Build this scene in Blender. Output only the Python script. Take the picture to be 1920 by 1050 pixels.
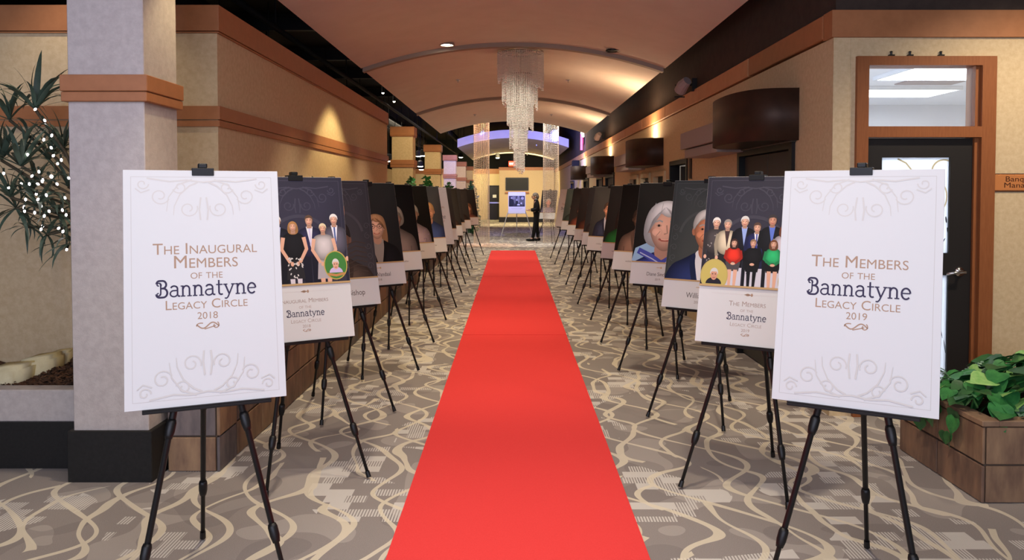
import bpy, bmesh, math, random
from mathutils import Vector, Matrix
R = math.radians
random.seed(7)
scene = bpy.context.scene
COL = scene.collection
for o in list(bpy.data.objects): bpy.data.objects.remove(o)

# ------------------------------------------------------------------ camera, world, light, exposure
F, PX, PY, HZ, EYE = 1500.0, 962.0, 410.0, 362.0, 1.6
TH = math.atan((PY - HZ) / F)
cam = bpy.data.cameras.new('camera'); camo = bpy.data.objects.new('camera', cam); COL.objects.link(camo)
cam.sensor_width = 36.0; cam.lens = 36.0 * F / 1920.0
cam.shift_x = -(PX - 960) / 1920.0; cam.shift_y = -(525 - PY) / 1920.0
cam.clip_end = 200
camo.location = (0, 0, EYE); camo.rotation_euler = (R(90) - TH, 0, 0)
scene.camera = camo

def ray(px, py):
    x, y = (px - PX) / F, (PY - py) / F
    return Vector((x, math.cos(TH) + y * math.sin(TH), -math.sin(TH) + y * math.cos(TH)))
def W(px, py, d):            # point of the place at distance d down the hall
    r = ray(px, py); return Vector((0, 0, EYE)) + r * (d / r.y)
def G(px, py, z=0.0):        # point of the place at height z
    r = ray(px, py); return Vector((0, 0, EYE)) + r * ((z - EYE) / r.z)

def lin(c):
    out = []
    for v in c[:3]:
        v = v / 255.0
        out.append(v / 12.92 if v <= 0.04045 else ((v + 0.055) / 1.055) ** 2.4)
    return (out[0], out[1], out[2], 1.0)

world = bpy.data.worlds.new('world'); scene.world = world; world.use_nodes = True
bg = world.node_tree.nodes['Background']; bg.inputs[0].default_value = (1.0, 0.86, 0.72, 1); bg.inputs[1].default_value = 0.10
vs = scene.view_settings
vs.view_transform = 'Standard'; vs.look = 'None'; vs.exposure = 0.95; vs.gamma = 1.0; vs.use_curve_mapping = False

def light(name, kind, loc, power, color, target=None, size=0.2, size_y=None, cone=None, blend=0.5, radius=0.05):
    l = bpy.data.lights.new(name, kind); l.energy = power; l.color = color
    if kind == 'AREA':
        l.size = size
        if size_y: l.shape = 'RECTANGLE'; l.size_y = size_y
    else:
        l.shadow_soft_size = radius
    if kind == 'SPOT': l.spot_size = R(cone or 60); l.spot_blend = blend
    o = bpy.data.objects.new(name, l); COL.objects.link(o); o.location = loc
    if target is not None:
        o.rotation_euler = (Vector(target) - Vector(loc)).to_track_quat('-Z', 'Y').to_euler()
    return o
WARM = (1.0, 0.84, 0.62); WARMER = (1.0, 0.66, 0.38); COOL = (0.72, 0.77, 1.0); BLUE = (0.16, 0.20, 1.0)
# daylight of the lobby windows behind the photographer
light('lobby_daylight', 'AREA', (-1.2, -3.2, 2.6), 180, COOL, (-0.6, 5, 0.7), size=7.0, size_y=2.8)
light('near_floor_fill', 'AREA', (0.0, 2.0, 3.2), 32, (1.0, 0.94, 0.92), (0.0, 2.3, 0), size=2.6, size_y=2.2)  # added fill that brightens the near floor, no actual lamp overhead
# recessed downlights of the hall (one row over each line of easels)
for yy in (5.0, 8.2, 11.6, 15.0, 18.4, 21.6):
    for xx in (-1.1, 1.1):
        light('hall_downlight', 'SPOT', (xx, yy - 1.0, 3.36), 78, WARM, (xx * 0.9, yy - 0.7, 0), cone=84, blend=0.7, radius=0.08)
# spots in the open black ceiling that wash the left wall and the columns
light('wall_washer', 'SPOT', (-1.35, 9.0, 3.08), 62, (1.0, 0.80, 0.42), (-1.45, 9.0, 0), cone=104, blend=0.35)
light('wall_washer', 'SPOT', (-1.55, 4.9, 3.3), 26, (1.0, 0.80, 0.46), (-2.2, 4.6, 1.4), cone=60, blend=0.7)
light('wall_washer', 'SPOT', (-2.9, 5.0, 3.5), 24, WARM, (-3.0, 5.5, 0.4), cone=90, blend=0.8)
for yy in (14.6, 20.2, 31.8, 37.6):
    light('wall_washer', 'SPOT', (-1.3, yy - 0.6, 3.3), 60, (1.0, 0.80, 0.42), (-2.2, yy + 1.2, 1.6), cone=70, blend=0.7)
light('wall_washer', 'SPOT', (3.8, 4.1, 3.6), 130, WARM, (3.5, 5.7, 0.9), cone=80, blend=0.8)
# far lounge and end of the hall
light('end_hall_lamp', 'AREA', (0.3, 39.5, 3.2), 150, (1.0, 0.84, 0.45), (0.3, 43.0, 0.6), size=2.5, size_y=1.0)
light('end_hall_lamp', 'AREA', (-2.2, 45.5, 3.1), 70, (1.0, 0.84, 0.42), (-2.0, 47.8, 1.4), size=1.2, size_y=0.6)
light('gap_lamp', 'AREA', (0.0, 25.6, 4.4), 90, (1.0, 0.93, 0.85), (0.0, 25.6, 0), size=3.0, size_y=2.0)
light('side_lounge_lamp', 'AREA', (-5.0, 24.0, 4.2), 260, WARM, (-5.0, 24.0, 0), size=2.5, size_y=16.0)
light('blue_wash', 'SPOT', (0.1, 24.6, 3.4), 700, BLUE, (0.0, 29.6, 3.75), cone=84, blend=0.5)
light('blue_wash', 'SPOT', (1.2, 24.2, 3.4), 600, BLUE, (2.3, 27.5, 2.9), cone=60, blend=0.6)

light('blue_wash', 'SPOT', (-0.9, 24.4, 3.5), 420, BLUE, (-2.15, 27.2, 2.4), cone=26, blend=0.5)
light('column_blue', 'SPOT', (-2.0, 1.2, 3.3), 70, (0.45, 0.48, 1.0), (-2.25, 4.4, 2.3), cone=38, blend=0.8)
light('office_lamp', 'AREA', (3.6, 7.6, 2.70), 60, (0.90, 0.95, 1.0), (3.6, 7.6, 0), size=1.4, size_y=2.4)

# ------------------------------------------------------------------ node helper and materials
class S:                       # a socket with arithmetic
    def __init__(s, nt, so): s.nt, s.so = nt, so
    def m(s, op, *a, clamp=False):
        n = s.nt.nodes.new('ShaderNodeMath'); n.operation = op; n.use_clamp = clamp
        for i, v in enumerate((s,) + a):
            if isinstance(v, S): s.nt.links.new(v.so, n.inputs[i])
            else: n.inputs[i].default_value = v
        return S(s.nt, n.outputs[0])
    def __add__(s, b): return s.m('ADD', b)
    def __radd__(s, b): return s.m('ADD', b)
    def __sub__(s, b): return s.m('SUBTRACT', b)
    def __mul__(s, b): return s.m('MULTIPLY', b)
    def __rmul__(s, b): return s.m('MULTIPLY', b)
    def __truediv__(s, b): return s.m('DIVIDE', b)
    def gt(s, b): return s.m('GREATER_THAN', b)
    def lt(s, b): return s.m('LESS_THAN', b)
    def sin(s): return s.m('SINE')
    def fract(s): return s.m('FRACT')
    def floor(s): return s.m('FLOOR')
    def abs(s): return s.m('ABSOLUTE')
    def max(s, b): return s.m('MAXIMUM', b)
    def min(s, b): return s.m('MINIMUM', b)

MATS = {}
def newmat(name):
    m = bpy.data.materials.new(name); m.use_nodes = True
    nt = m.node_tree; b = nt.nodes['Principled BSDF']
    return m, nt, b
def mixc(nt, fac, a, b):
    n = nt.nodes.new('ShaderNodeMix'); n.data_type = 'RGBA'
    if isinstance(fac, S): nt.links.new(fac.so, n.inputs['Factor'])
    else: n.inputs['Factor'].default_value = fac
    for i, v in ((6, a), (7, b)):
        if isinstance(v, tuple): n.inputs[i].default_value = v
        else: nt.links.new(v, n.inputs[i])
    return n.outputs[2]
def noise(nt, co, scale, detail=2.0, rough=0.5):
    n = nt.nodes.new('ShaderNodeTexNoise'); n.inputs['Scale'].default_value = scale
    n.inputs['Detail'].default_value = detail; n.inputs['Roughness'].default_value = rough
    nt.links.new(co, n.inputs['Vector']); return S(nt, n.outputs['Fac'])
def coords(nt, which='Object'):
    return nt.nodes.new('ShaderNodeTexCoord').outputs[which]
def bump(nt, b, h, strength=0.2, dist=0.01):
    n = nt.nodes.new('ShaderNodeBump'); n.inputs['Strength'].default_value = strength; n.inputs['Distance'].default_value = dist
    nt.links.new(h.so, n.inputs['Height']); nt.links.new(n.outputs[0], b.inputs['Normal'])

def mat(name, rgb, rough=0.6, metal=0.0, rgb2=None, scale=8.0, bumps=0.0, bscale=200.0, spec=0.3, emit=None, strength=0.0, trans=0.0, stretch=None):
    if name in MATS: return MATS[name]
    m, nt, b = newmat(name)
    b.inputs['Roughness'].default_value = rough; b.inputs['Metallic'].default_value = metal
    b.inputs['Specular IOR Level'].default_value = spec
    b.inputs['Base Color'].default_value = lin(rgb)
    if trans: b.inputs['Transmission Weight'].default_value = trans
    if emit:
        b.inputs['Emission Color'].default_value = lin(emit); b.inputs['Emission Strength'].default_value = strength
    co = None
    if rgb2 or bumps:
        co = coords(nt)
        if stretch:
            mp = nt.nodes.new('ShaderNodeMapping'); mp.inputs['Scale'].default_value = stretch
            nt.links.new(co, mp.inputs['Vector']); co = mp.outputs[0]
    if rgb2:
        f = noise(nt, co, scale, 4.0, 0.6)
        f = (f - 0.35) * 3.3
        f = f.m('ADD', 0.0, clamp=True)
        nt.links.new(mixc(nt, f, lin(rgb), lin(rgb2)), b.inputs['Base Color'])
    if bumps: bump(nt, b, noise(nt, co, bscale, 2.0), bumps, 0.004)
    MATS[name] = m
    return m

mat('wallpaper', (204, 182, 146), 0.75, rgb2=(192, 168, 132), scale=30, bumps=0.25, bscale=160)
mat('column_paper', (188, 179, 172), 0.75, rgb2=(176, 166, 160), scale=26, bumps=0.25, bscale=160)
mat('trim', (166, 110, 72), 0.5, rgb2=(158, 104, 67), scale=14)
mat('trim_door', (142, 86, 50), 0.45, rgb2=(132, 78, 44), scale=14, stretch=(6, 6, 0.6))
mat('panel_strip_lit', (190, 140, 100), 0.6, rgb2=(182, 132, 94), scale=10)
mat('base_black', (30, 29, 28), 0.6, rgb2=(24, 23, 22), scale=60)
mat('black', (9, 9, 10), 0.8)
mat('black_ceiling', (7, 7, 8), 0.95)
mat('duct', (26, 25, 26), 0.7, rgb2=(18, 17, 18), scale=6)
mat('dark_wall', (66, 54, 48), 0.85, rgb2=(58, 47, 42), scale=12)
mat('vault', (214, 204, 194), 0.8, rgb2=(209, 198, 188), scale=3)
mat('vault_edge', (150, 138, 126), 0.7)
mat('easel', (13, 13, 15), 0.45, spec=0.4)
mat('foam', (212, 212, 212), 0.7)
mat('runner', (234, 72, 71), 0.95, rgb2=(228, 65, 65), scale=220, bumps=0.5, bscale=700, spec=0.1)
mat('planter_cap', (150, 122, 96), 0.7, rgb2=(124, 98, 78), scale=9)
mat('grout', (92, 78, 66), 0.9)
for k, (a, b_) in enumerate((((140, 108, 86), (96, 76, 66)), ((118, 98, 86), (80, 72, 72)), ((156, 126, 96), (112, 86, 70)), ((126, 114, 110), (86, 80, 82)))):
    mat('slate%d' % k, a, 0.6, rgb2=b_, scale=9, bumps=0.4, bscale=22, stretch=(1.0, 1.0, 0.3))
mat('bark', (96, 66, 44), 0.95, rgb2=(46, 32, 24), scale=30)
mat('cream_stone', (218, 208, 170), 0.85, rgb2=(202, 190, 152), scale=12, bumps=0.3, bscale=30)
mat('leaf_dark', (34, 74, 40), 0.4, rgb2=(52, 98, 52), scale=14)
mat('leaf_mid', (62, 132, 66), 0.4, rgb2=(38, 98, 52), scale=16)
mat('leaf_pale', (158, 198, 120), 0.45, rgb2=(110, 172, 88), scale=22)
mat('leaf_grey', (150, 178, 150), 0.5, rgb2=(84, 120, 96), scale=40)
mat('dracaena_leaf', (58, 74, 62), 0.45, rgb2=(78, 96, 80), scale=9)
mat('trunk', (84, 74, 56), 0.85, rgb2=(62, 56, 42), scale=30)
mat('bulb', (255, 250, 240), 0.4, emit=(255, 238, 240), strength=8)
mat('wire', (30, 44, 30), 0.6)
mat('sconce', (62, 42, 31), 0.5, metal=0.35, rgb2=(50, 34, 26), scale=6)
mat('door_grey', (66, 64, 58), 0.6)
mat('door_black', (34, 31, 30), 0.45)
mat('frame_black', (14, 13, 13), 0.4)
mat('cream_frame', (206, 186, 146), 0.6)
mat('lilac_box', (150, 134, 132), 0.5)
mat('chrome', (205, 205, 208), 0.2, metal=1.0)
mat('aluminium', (198, 200, 204), 0.35, metal=0.7)
mat('copper_sign', (196, 126, 74), 0.4, metal=0.2)
mat('sign_ink', (62, 30, 18), 0.6)
mat('crystal', (228, 224, 212), 0.2, metal=0.15, spec=1.0)
mat('curtain_bead', (242, 228, 212), 0.4, spec=0.5)
mat('tv', (8, 8, 9), 0.55)
mat('office_wall', (226, 228, 234), 0.8)
mat('office_lamp', (255, 255, 255), 0.5, emit=(248, 250, 255), strength=9)
mat('lamp_glow', (255, 244, 225), 0.5, emit=(255, 240, 215), strength=18)
mat('exit_red', (210, 40, 24), 0.5, emit=(255, 62, 34), strength=2.0)
mat('exit_white', (255, 220, 200), 0.5, emit=(255, 225, 205), strength=2.5)
mat('neon_pink', (230, 60, 110), 0.5, emit=(255, 70, 120), strength=3.0)
mat('skin', (206, 158, 132), 0.55)
mat('hair_grey', (104, 94, 84), 0.7, rgb2=(140, 130, 118), scale=60)
mat('suit', (16, 16, 19), 0.8)
mat('shoe', (10, 10, 11), 0.35)
mat('shirt_white', (222, 220, 218), 0.7)

# frosted door glass and clear pane
def glassmat(name, rough, rgb, alpha_mix):
    m, nt, b = newmat(name)
    out = nt.nodes['Material Output']
    tr = nt.nodes.new('ShaderNodeBsdfTranslucent' if rough > 0.2 else 'ShaderNodeBsdfTransparent')
    tr.inputs[0].default_value = lin(rgb)
    b.inputs['Base Color'].default_value = lin(rgb); b.inputs['Roughness'].default_value = max(rough, 0.05)
    mx = nt.nodes.new('ShaderNodeMixShader'); mx.inputs[0].default_value = alpha_mix
    nt.links.new(tr.outputs[0], mx.inputs[1]); nt.links.new(b.outputs[0], mx.inputs[2]); nt.links.new(mx.outputs[0], out.inputs[0])
    MATS[name] = m
glassmat('frosted', 0.6, (236, 242, 250), 0.25)
glassmat('clear_glass', 0.03, (245, 248, 250), 0.06)

# printed paper: colour comes from the drawn shapes
m, nt, b = newmat('print'); MATS['print'] = m
va = nt.nodes.new('ShaderNodeVertexColor'); va.layer_name = 'ink'
nt.links.new(va.outputs['Color'], b.inputs['Base Color']); b.inputs['Roughness'].default_value = 0.55; b.inputs['Specular IOR Level'].default_value = 0.2

# patterned carpet
def carpet():
    m, nt, b = newmat('carpet'); MATS['carpet'] = m
    co = coords(nt)
    sp = nt.nodes.new('ShaderNodeSeparateXYZ'); nt.links.new(co, sp.inputs[0])
    x, y = S(nt, sp.outputs[0]), S(nt, sp.outputs[1])
    n1 = noise(nt, co, 0.9, 1.0); n2 = noise(nt, co, 1.7, 1.0); n3 = noise(nt, co, 3.1, 0.0); n4 = noise(nt, co, 0.55, 1.0)
    base = mixc(nt, (noise(nt, co, 260, 2.0) - 0.3) * 1.6, lin((136, 128, 124)), lin((158, 150, 145)))
    # soft tonal leaves
    tone = noise(nt, co, 3.0, 0.0)
    base = mixc(nt, tone.gt(0.60) * 0.5, base, lin((178, 170, 163)))
    base = mixc(nt, noise(nt, co, 2.3, 0.0).lt(0.38) * 0.35, base, lin((116, 109, 108)))
    # two families of meandering bands that part and meet again
    u1 = x * 3.6 + (y * 7.4 + n1 * 6.0).sin() * 0.32 + n2 * 1.5
    u2 = x * 3.0 + 0.4 - (y * 6.2 + n1 * 4.0 + 1.3).sin() * 0.42 - n1 * 1.5 + y * 0.9
    w1 = 0.064 + (n3 - 0.5) * 0.09
    l1 = ((u1.fract() - 0.5).abs()).lt(w1) * n2.gt(0.40)
    l2 = ((u2.fract() - 0.5).abs()).lt(w1 * 0.85) * n4.gt(0.30)
    lines = l1.max(l2)
    # barcode blocks
    bx, by = x * 9.0, y * 11.0
    row = by.floor()
    off = (row * 12.9898).sin() * 43.7
    cx_ = (bx + off).floor()
    rnd = ((cx_ * 12.9898 + row * 78.233).sin() * 43758.5).fract()
    rnd2 = ((cx_ * 39.35 + row * 11.13).sin() * 24634.6).fract()
    zone = noise(nt, co, 1.3, 0.0).gt(0.50)
    blk = rnd.gt(0.50) * zone
    stripe = ((x * 66.0).fract()).gt(0.42)
    blocks = blk * (rnd2.gt(0.62).max(stripe))
    c = mixc(nt, blocks * 0.85, base, lin((208, 203, 196)))
    c = mixc(nt, lines * 0.80, c, mixc(nt, n4 * 1.0, lin((220, 207, 176)), lin((214, 206, 192))))
    nt.links.new(c, b.inputs['Base Color'])
    b.inputs['Roughness'].default_value = 0.95; b.inputs['Specular IOR Level'].default_value = 0.1
    bump(nt, b, noise(nt, co, 420, 2.0), 0.5, 0.004)
carpet()

# ------------------------------------------------------------------ mesh helpers
class MB:
    def __init__(s): s.v, s.f, s.mi = [], [], []
    def add(s, vs, fs, mi=0):
        k = len(s.v); s.v += [tuple(p) for p in vs]
        for f in fs: s.f.append(tuple(i + k for i in f)); s.mi.append(mi)
    def box(s, x0, x1, y0, y1, z0, z1, mi=0):
        s.add([(x0, y0, z0), (x1, y0, z0), (x1, y1, z0), (x0, y1, z0), (x0, y0, z1), (x1, y0, z1), (x1, y1, z1), (x0, y1, z1)],
              [(0, 3, 2, 1), (4, 5, 6, 7), (0, 1, 5, 4), (1, 2, 6, 5), (2, 3, 7, 6), (3, 0, 4, 7)], mi)
    def bevbox(s, x0, x1, y0, y1, z0, z1, r, mi=0):
        bm = bmesh.new(); bmesh.ops.create_cube(bm, size=1)
        for v in bm.verts:
            v.co = Vector(((x0 + x1) / 2 + v.co.x * (x1 - x0), (y0 + y1) / 2 + v.co.y * (y1 - y0), (z0 + z1) / 2 + v.co.z * (z1 - z0)))
        bmesh.ops.bevel(bm, geom=bm.edges[:], offset=r, segments=1, affect='EDGES')
        bm.verts.index_update()
        s.add([v.co.copy() for v in bm.verts], [[v.index for v in f.verts] for f in bm.faces], mi); bm.free()
    def tube(s, pts, rad, n=8, caps=True, mi=0):
        pts = [Vector(p) for p in pts]
        if not isinstance(rad, (list, tuple)): rad = [rad] * len(pts)
        rings = []
        t0 = (pts[1] - pts[0]).normalized()
        up = Vector((0, 0, 1)) if abs(t0.z) < 0.9 else Vector((1, 0, 0))
        a = t0.cross(up).normalized()
        for i, p in enumerate(pts):
            t = (pts[min(i + 1, len(pts) - 1)] - pts[max(i - 1, 0)]).normalized()
            a = (a - t * a.dot(t)).normalized(); b_ = t.cross(a)
            rings.append([p + (a * math.cos(2 * math.pi * k / n) + b_ * math.sin(2 * math.pi * k / n)) * rad[i] for k in range(n)])
        vs = [v for r_ in rings for v in r_]; fs = []
        for i in range(len(pts) - 1):
            for k in range(n):
                fs.append((i * n + k, i * n + (k + 1) % n, (i + 1) * n + (k + 1) % n, (i + 1) * n + k))
        if caps: fs += [tuple(range(n))[::-1], tuple(range((len(pts) - 1) * n, len(pts) * n))]
        s.add(vs, fs, mi)
    def lathe(s, prof, c=(0, 0, 0), n=16, mi=0):       # prof: (r, z)
        vs = [(c[0] + r * math.cos(2 * math.pi * k / n), c[1] + r * math.sin(2 * math.pi * k / n), c[2] + z) for r, z in prof for k in range(n)]
        fs = [(i * n + k, i * n + (k + 1) % n, (i + 1) * n + (k + 1) % n, (i + 1) * n + k) for i in range(len(prof) - 1) for k in range(n)]
        fs += [tuple(range(n))[::-1], tuple(range((len(prof) - 1) * n, len(prof) * n))]
        s.add(vs, fs, mi)
    def prism(s, poly, z0, z1, mi=0):                   # poly in x,y
        n = len(poly)
        vs = [(x, y, z0) for x, y in poly] + [(x, y, z1) for x, y in poly]
        s.add(vs, [tuple(range(n))[::-1], tuple(range(n, 2 * n))] + [(i, (i + 1) % n, n + (i + 1) % n, n + i) for i in range(n)], mi)
    def blob(s, c, r, seg=10, rings=7, mi=0):
        c = Vector(c); r = Vector(r) if not isinstance(r, (int, float)) else Vector((r, r, r))
        vs = [c + Vector((0, 0, r.z))]; fs = []
        for i in range(1, rings):
            ph = math.pi * i / rings
            for k in range(seg):
                th = 2 * math.pi * k / seg
                vs.append(c + Vector((r.x * math.sin(ph) * math.cos(th), r.y * math.sin(ph) * math.sin(th), r.z * math.cos(ph))))
        vs.append(c - Vector((0, 0, r.z))); L = len(vs) - 1
        for k in range(seg): fs.append((0, 1 + k, 1 + (k + 1) % seg))
        for i in range(rings - 2):
            for k in range(seg):
                a = 1 + i * seg + k; b_ = 1 + i * seg + (k + 1) % seg
                fs.append((a, a + seg, b_ + seg, b_))
        for k in range(seg): fs.append((L, L - seg + (k + 1) % seg, L - seg + k))
        s.add(vs, fs, mi)
    def mesh(s, name, mats, smooth=False):
        me = bpy.data.meshes.new(name); me.from_pydata(s.v, [], s.f)
        for mm in (mats if isinstance(mats, (list, tuple)) else [mats]): me.materials.append(MATS[mm])
        me.polygons.foreach_set('material_index', s.mi)
        if smooth: me.polygons.foreach_set('use_smooth', [True] * len(s.f))
        me.update(); return me
    def obj(s, name, mats, parent=None, smooth=False, **kw):
        return link(name, s.mesh(name, mats, smooth), parent, **kw)
def link(name, me, parent=None, loc=None, rot=None, label=None, cat=None, group=None, kind=None):
    o = bpy.data.objects.new(name, me); COL.objects.link(o)
    if parent: o.parent = parent
    if loc is not None: o.location = loc
    if rot is not None: o.rotation_euler = rot
    return tag(o, label, cat, group, kind)
def tag(o, label=None, cat=None, group=None, kind=None):
    for k, v in (('label', label), ('category', cat), ('group', group), ('kind', kind)):
        if v: o[k] = v
    return o
def thing(name, label, cat, loc=(0, 0, 0), rz=0.0, group=None, kind=None):
    return link(name, None, None, loc, (0, 0, rz), label, cat, group, kind)
def part(name, m, parent, fn, smooth=False, label=None, kind=None):
    mb = MB(); fn(mb); return mb.obj(name, m, parent, smooth, label=label, kind=kind)

# ------------------------------------------------------------------ flat print helpers
FONT_CACHE = {}
def text_mesh(s, smallcaps=False, weight=0.0):
    key = (s, smallcaps, weight)
    if key in FONT_CACHE: return FONT_CACHE[key]
    cu = bpy.data.curves.new('t', 'FONT'); cu.body = s; cu.size = 1.0; cu.align_x = 'LEFT'; cu.resolution_u = 4; cu.offset = weight
    if smallcaps:
        cu.small_caps_scale = 0.76
        for f in cu.body_format: f.use_small_caps = True
    o = bpy.data.objects.new('t', cu); COL.objects.link(o)
    dg = bpy.context.evaluated_depsgraph_get(); dg.update()
    me = bpy.data.meshes.new_from_object(o.evaluated_get(dg))
    v = [(p.co.x, p.co.y) for p in me.vertices]; f = [tuple(p.vertices) for p in me.polygons]
    bpy.data.objects.remove(o); bpy.data.curves.remove(cu); bpy.data.meshes.remove(me)
    FONT_CACHE[key] = (v, f); return v, f

def arc(cx, cy, rx, ry, a0, a1, n=10):
    return [(cx + rx * math.cos(R(a0 + (a1 - a0) * i / n)), cy + ry * math.sin(R(a0 + (a1 - a0) * i / n))) for i in range(n + 1)]
def spiral(cx, cy, r0, r1, a0, a1, n=26):
    return [(cx + (r0 + (r1 - r0) * i / n) * math.cos(R(a0 + (a1 - a0) * i / n)), cy + (r0 + (r1 - r0) * i / n) * math.sin(R(a0 + (a1 - a0) * i / n))) for i in range(n + 1)]

class Draw:
    """flat shapes in a board's own plane (u to the right, v up); each later shape lies a hair in front"""
    STEP = 0.00005
    def __init__(s, clip=None): s.v, s.f, s.c, s.k, s.clip = [], [], [], 0, clip
    def _clip(s, pts):
        if not s.clip: return pts
        x0, x1, y0, y1 = s.clip
        for ax, val, sg in ((0, x0, 1), (0, x1, -1), (1, y0, 1), (1, y1, -1)):
            out = []
            for i, p in enumerate(pts):
                q = pts[i - 1]; ip, iq = (p[ax] - val) * sg >= 0, (q[ax] - val) * sg >= 0
                if ip != iq:
                    t = (val - q[ax]) / (p[ax] - q[ax]); out.append((q[0] + (p[0] - q[0]) * t, q[1] + (p[1] - q[1]) * t))
                if ip: out.append(p)
            pts = out
            if not pts: return []
        return pts
    def raw(s, pts, faces, col):
        k = len(s.v); s.v += [(p[0], -s.k * s.STEP, p[1]) for p in pts]
        s.c += [col] * len(pts)
        for f in faces: s.f.append(tuple(i + k for i in f))
    def poly(s, pts, col, hold=False):
        pts = s._clip(list(pts))
        if len(pts) >= 3: s.raw(pts, [tuple(range(len(pts)))], lin(col))
        if not hold: s.k += 1
    def grad(s, pts, cin, cout, ctr=None):
        """shape whose tone runs from cin in the middle to cout at the rim, as in the printed photographs"""
        pts = s._clip(list(pts))
        if len(pts) >= 3:
            if ctr is None: ctr = (sum(p[0] for p in pts) / len(pts), sum(p[1] for p in pts) / len(pts))
            if s.clip: ctr = (min(max(ctr[0], s.clip[0] + .01), s.clip[1] - .01), min(max(ctr[1], s.clip[2] + .012), s.clip[3] - .01))
            k, n = len(s.v), len(pts)
            mid = [((p[0] + ctr[0]) / 2, (p[1] + ctr[1]) / 2) for p in pts]
            a, b_ = lin(cin), lin(cout); h = tuple(.72 * x + .28 * y for x, y in zip(a, b_))
            s.v += [(p[0], -s.k * s.STEP, p[1]) for p in pts + mid + [ctr]]
            s.c += [b_] * n + [h] * n + [a]
            for i in range(n):
                j = (i + 1) % n; s.f += [(k + i, k + j, k + n + j, k + n + i), (k + n + i, k + n + j, k + 2 * n)]
        s.k += 1
    def rect(s, x0, x1, y0, y1, col): s.poly([(x0, y0), (x1, y0), (x1, y1), (x0, y1)], col)
    def ell(s, cx, cy, rx, ry, col, n=20, rot=0.0, hold=False):
        ca, sa = math.cos(R(rot)), math.sin(R(rot))
        s.poly([(cx + rx * math.cos(2 * math.pi * i / n) * ca - ry * math.sin(2 * math.pi * i / n) * sa,
                 cy + rx * math.cos(2 * math.pi * i / n) * sa + ry * math.sin(2 * math.pi * i / n) * ca) for i in range(n)], col, hold)
    def stroke(s, pts, w, col, w2=None, hold=False):
        n = len(pts)
        L, Rr = [], []
        for i, p in enumerate(pts):
            a, b_ = pts[max(i - 1, 0)], pts[min(i + 1, n - 1)]
            dx, dy = b_[0] - a[0], b_[1] - a[1]; l = math.hypot(dx, dy) or 1e-9
            ww = (w if w2 is None else w + (w2 - w) * i / (n - 1)) / 2
            L.append((p[0] - dy / l * ww, p[1] + dx / l * ww)); Rr.append((p[0] + dy / l * ww, p[1] - dx / l * ww))
        for i in range(n - 1):
            q = s._clip([L[i], L[i + 1], Rr[i + 1], Rr[i]])
            if len(q) >= 3: s.raw(q, [tuple(range(len(q)))], lin(col))
        if not hold: s.k += 1
    def text(s, txt, cx, cy, width, col, smallcaps=False, weight=0.0, squash=1.0):
        v, f = text_mesh(txt, smallcaps, weight)
        x0, x1 = min(p[0] for p in v), max(p[0] for p in v)
        k = width / (x1 - x0); h = 0.70 * k * squash
        s.raw([(cx + (p[0] - (x0 + x1) / 2) * k, cy - h / 2 + p[1] * k * squash) for p in v], f, lin(col)); s.k += 1
    def obj(s, name, parent, y=-0.0062):
        me = bpy.data.meshes.new(name); me.from_pydata([(p[0], p[1] + y, p[2]) for p in s.v], [], s.f)
        at = me.color_attributes.new('ink', 'FLOAT_COLOR', 'POINT')
        at.data.foreach_set('color', [c for q in s.c for c in q])
        me.materials.append(MATS['print']); me.update()
        return link(name, me, parent)

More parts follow.
